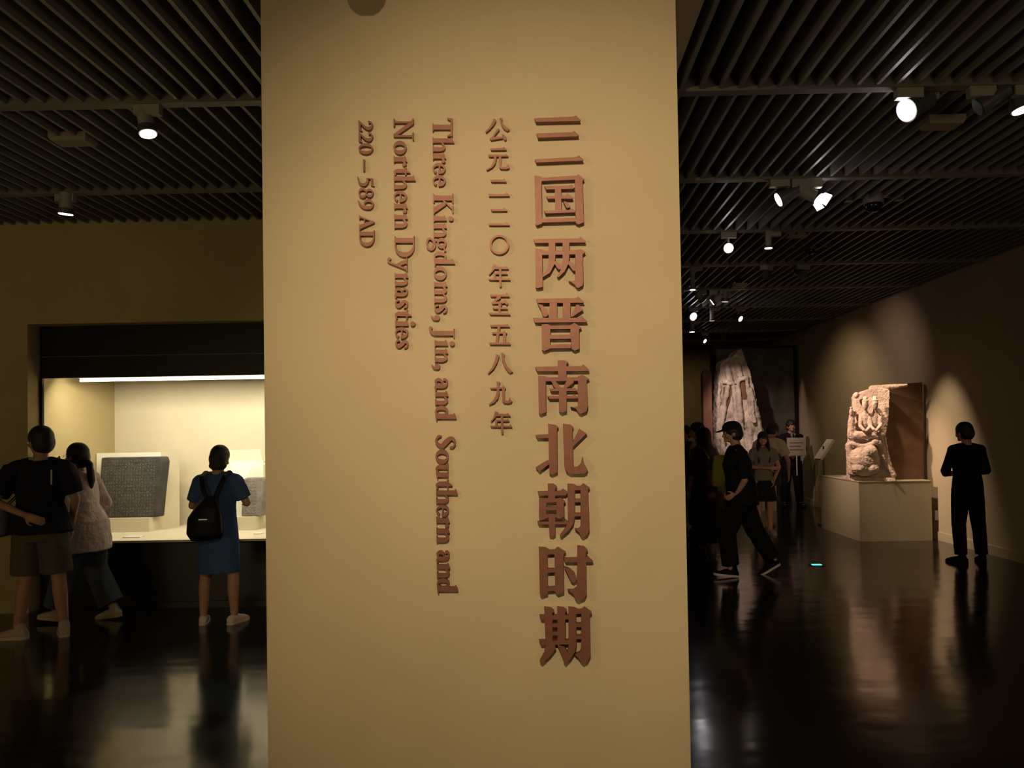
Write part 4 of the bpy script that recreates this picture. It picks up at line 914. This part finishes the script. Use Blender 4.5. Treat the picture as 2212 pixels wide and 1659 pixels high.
# 8 girl with glasses
person(1652, 1148, 1.58, math.pi-.1, 'young woman with long hair and glasses in grey tee hugging one arm', dict(
    Y=11.9, girth=.92, sw=.95, top=fab('grey_tee', (.24, .20, .17)), hem=.90, sleeve=.6, bottom=fab('dark_skirt', (.015, .012, .014)), botname='skirt', skirt=.56, shoe=fab('light_shoe', (.40, .34, .32)), hair='long', glasses=True, head=(-.15, .05),
    el=(-.25, .02, 1.13), wl=(-.14, .17, .93), hl=(.2, .4, -.8), er=(.24, .06, 1.14), wr=(-.06, .22, 1.12), hr=(-1, .1, .0), pnr=(0, 1, 0), skin=mat('skin_fair', (.55, .28, .20), .6), vx=.009))
# 9 bending man in white tee
person(1648, 1136, 1.76, -.55, 'man in cream tee bending forward behind the young woman with glasses', dict(
    Y=12.9, girth=1.08, top=fab('cream_tee', (.55, .46, .36)), hem=.88, sleeve=.7, sw_r=.085, bottom=fab('dark_shorts', (.02, .018, .016)), botname='shorts', leg=.9, legw=(.12, .11, .1), shoe=fab('tan_shoe', (.30, .24, .20)), lean=(.10, .20, -.03), head=(-.4, .45), el=(-.16, .16, 1.05), er=(.38, .20, 1.06), wl=(-.1, .3, .9), wr=(.36, .30, .84), vx=.012))
# 10 guard with sign
r10, T10, h10 = person(1712, 1086, 1.79, math.pi-.0, 'suited guard standing before the mural holding a small sign on a stick', dict(
    Y=15.8, sw=1.02, top=fab('suit_jacket', (.005, .005, .006)), topname='jacket', hem=.78, flare=1.02, sleeve=1.92, bottom=SUIT, leg=1.95, legw=(.11, .09, .075), shoe=SUIT, el=(-.26, .0, 1.14), wl=(-.10, .24, 1.04), hl=(.7, .5, 0), er=(.26, 0, 1.14), wr=(.10, .22, 1.02), hr=(-.7, .5, 0), kl=(-.12, .0, .49), al=(-.15, -.02, .085), kr=(.12, 0, .49), ar=(.15, -.02, .085), vx=.012))
MB().add([(-.05, .125, 1.46), (.05, .125, 1.46), (.0, .145, 1.26)] + [(-.05, .10, 1.46), (.05, .10, 1.46), (0, .12, 1.26)], [(0,1,2),(5,4,3),(0,3,4,1),(1,4,5,2),(2,5,3,0)]).build('shirt_front', fab('grey_shirt', (.25, .24, .24)), r10)
MB().box(-.012, .012, .135, .152, 1.18, 1.45).build('tie', SUIT, r10)
sg_ = atY(1723, 965, 15.35); sn = tag(empty('hand_sign', (sg_.x, 15.42, 1.02)), 'small pale rectangular notice board on a stick in the hands of the guard', 'sign')
hw = 20*15.4/F; MB().box(-hw, hw, -.012, .012, sg_.z-1.02-.18, sg_.z-1.02+.18).build('board', mat('notice_grey', (.42, .36, .34), .6), sn)
MB().cyl((0, .0, -.35), (0, 0, sg_.z-1.02-.18), .012, n=10).build('stick', M_WHITE, sn)
for i in range(3): MB().box(-hw*.75, hw*(.7-.2*(i % 2)), -.016, -.012, sg_.z-1.02+.07-.07*i, sg_.z-1.02+.085-.07*i).build('text_line', M_BROWN, sn)
# 11 guard on the right
person(2094, 1211, 1.67, .10, 'dark suited guard standing with his back to the viewer near the right wall', dict(
    Y=9.2, girth=1.05, sw=1.02, top=fab('suit_jacket', (.005, .005, .006)), topname='jacket', hem=.74, flare=1.06, sleeve=1.9, sw_r=.068, fold=(.008, .1), bottom=SUIT, leg=1.95, legw=(.10, .082, .07), shoe=SUIT, head=(.25, .12),
    el=(-.265, .02, 1.13), wl=(-.12, .24, 1.08), hl=(.8, .4, 0), er=(.265, .02, 1.13), wr=(.12, .24, 1.08), hr=(-.8, .4, 0), kl=(-.11, .02, .48), al=(-.12, -.02, .085), kr=(.13, .0, .48), ar=(.15, -.02, .085), fl=(-.45, 1, 0), fr=(.35, 1, 0)))
bake_volumes()
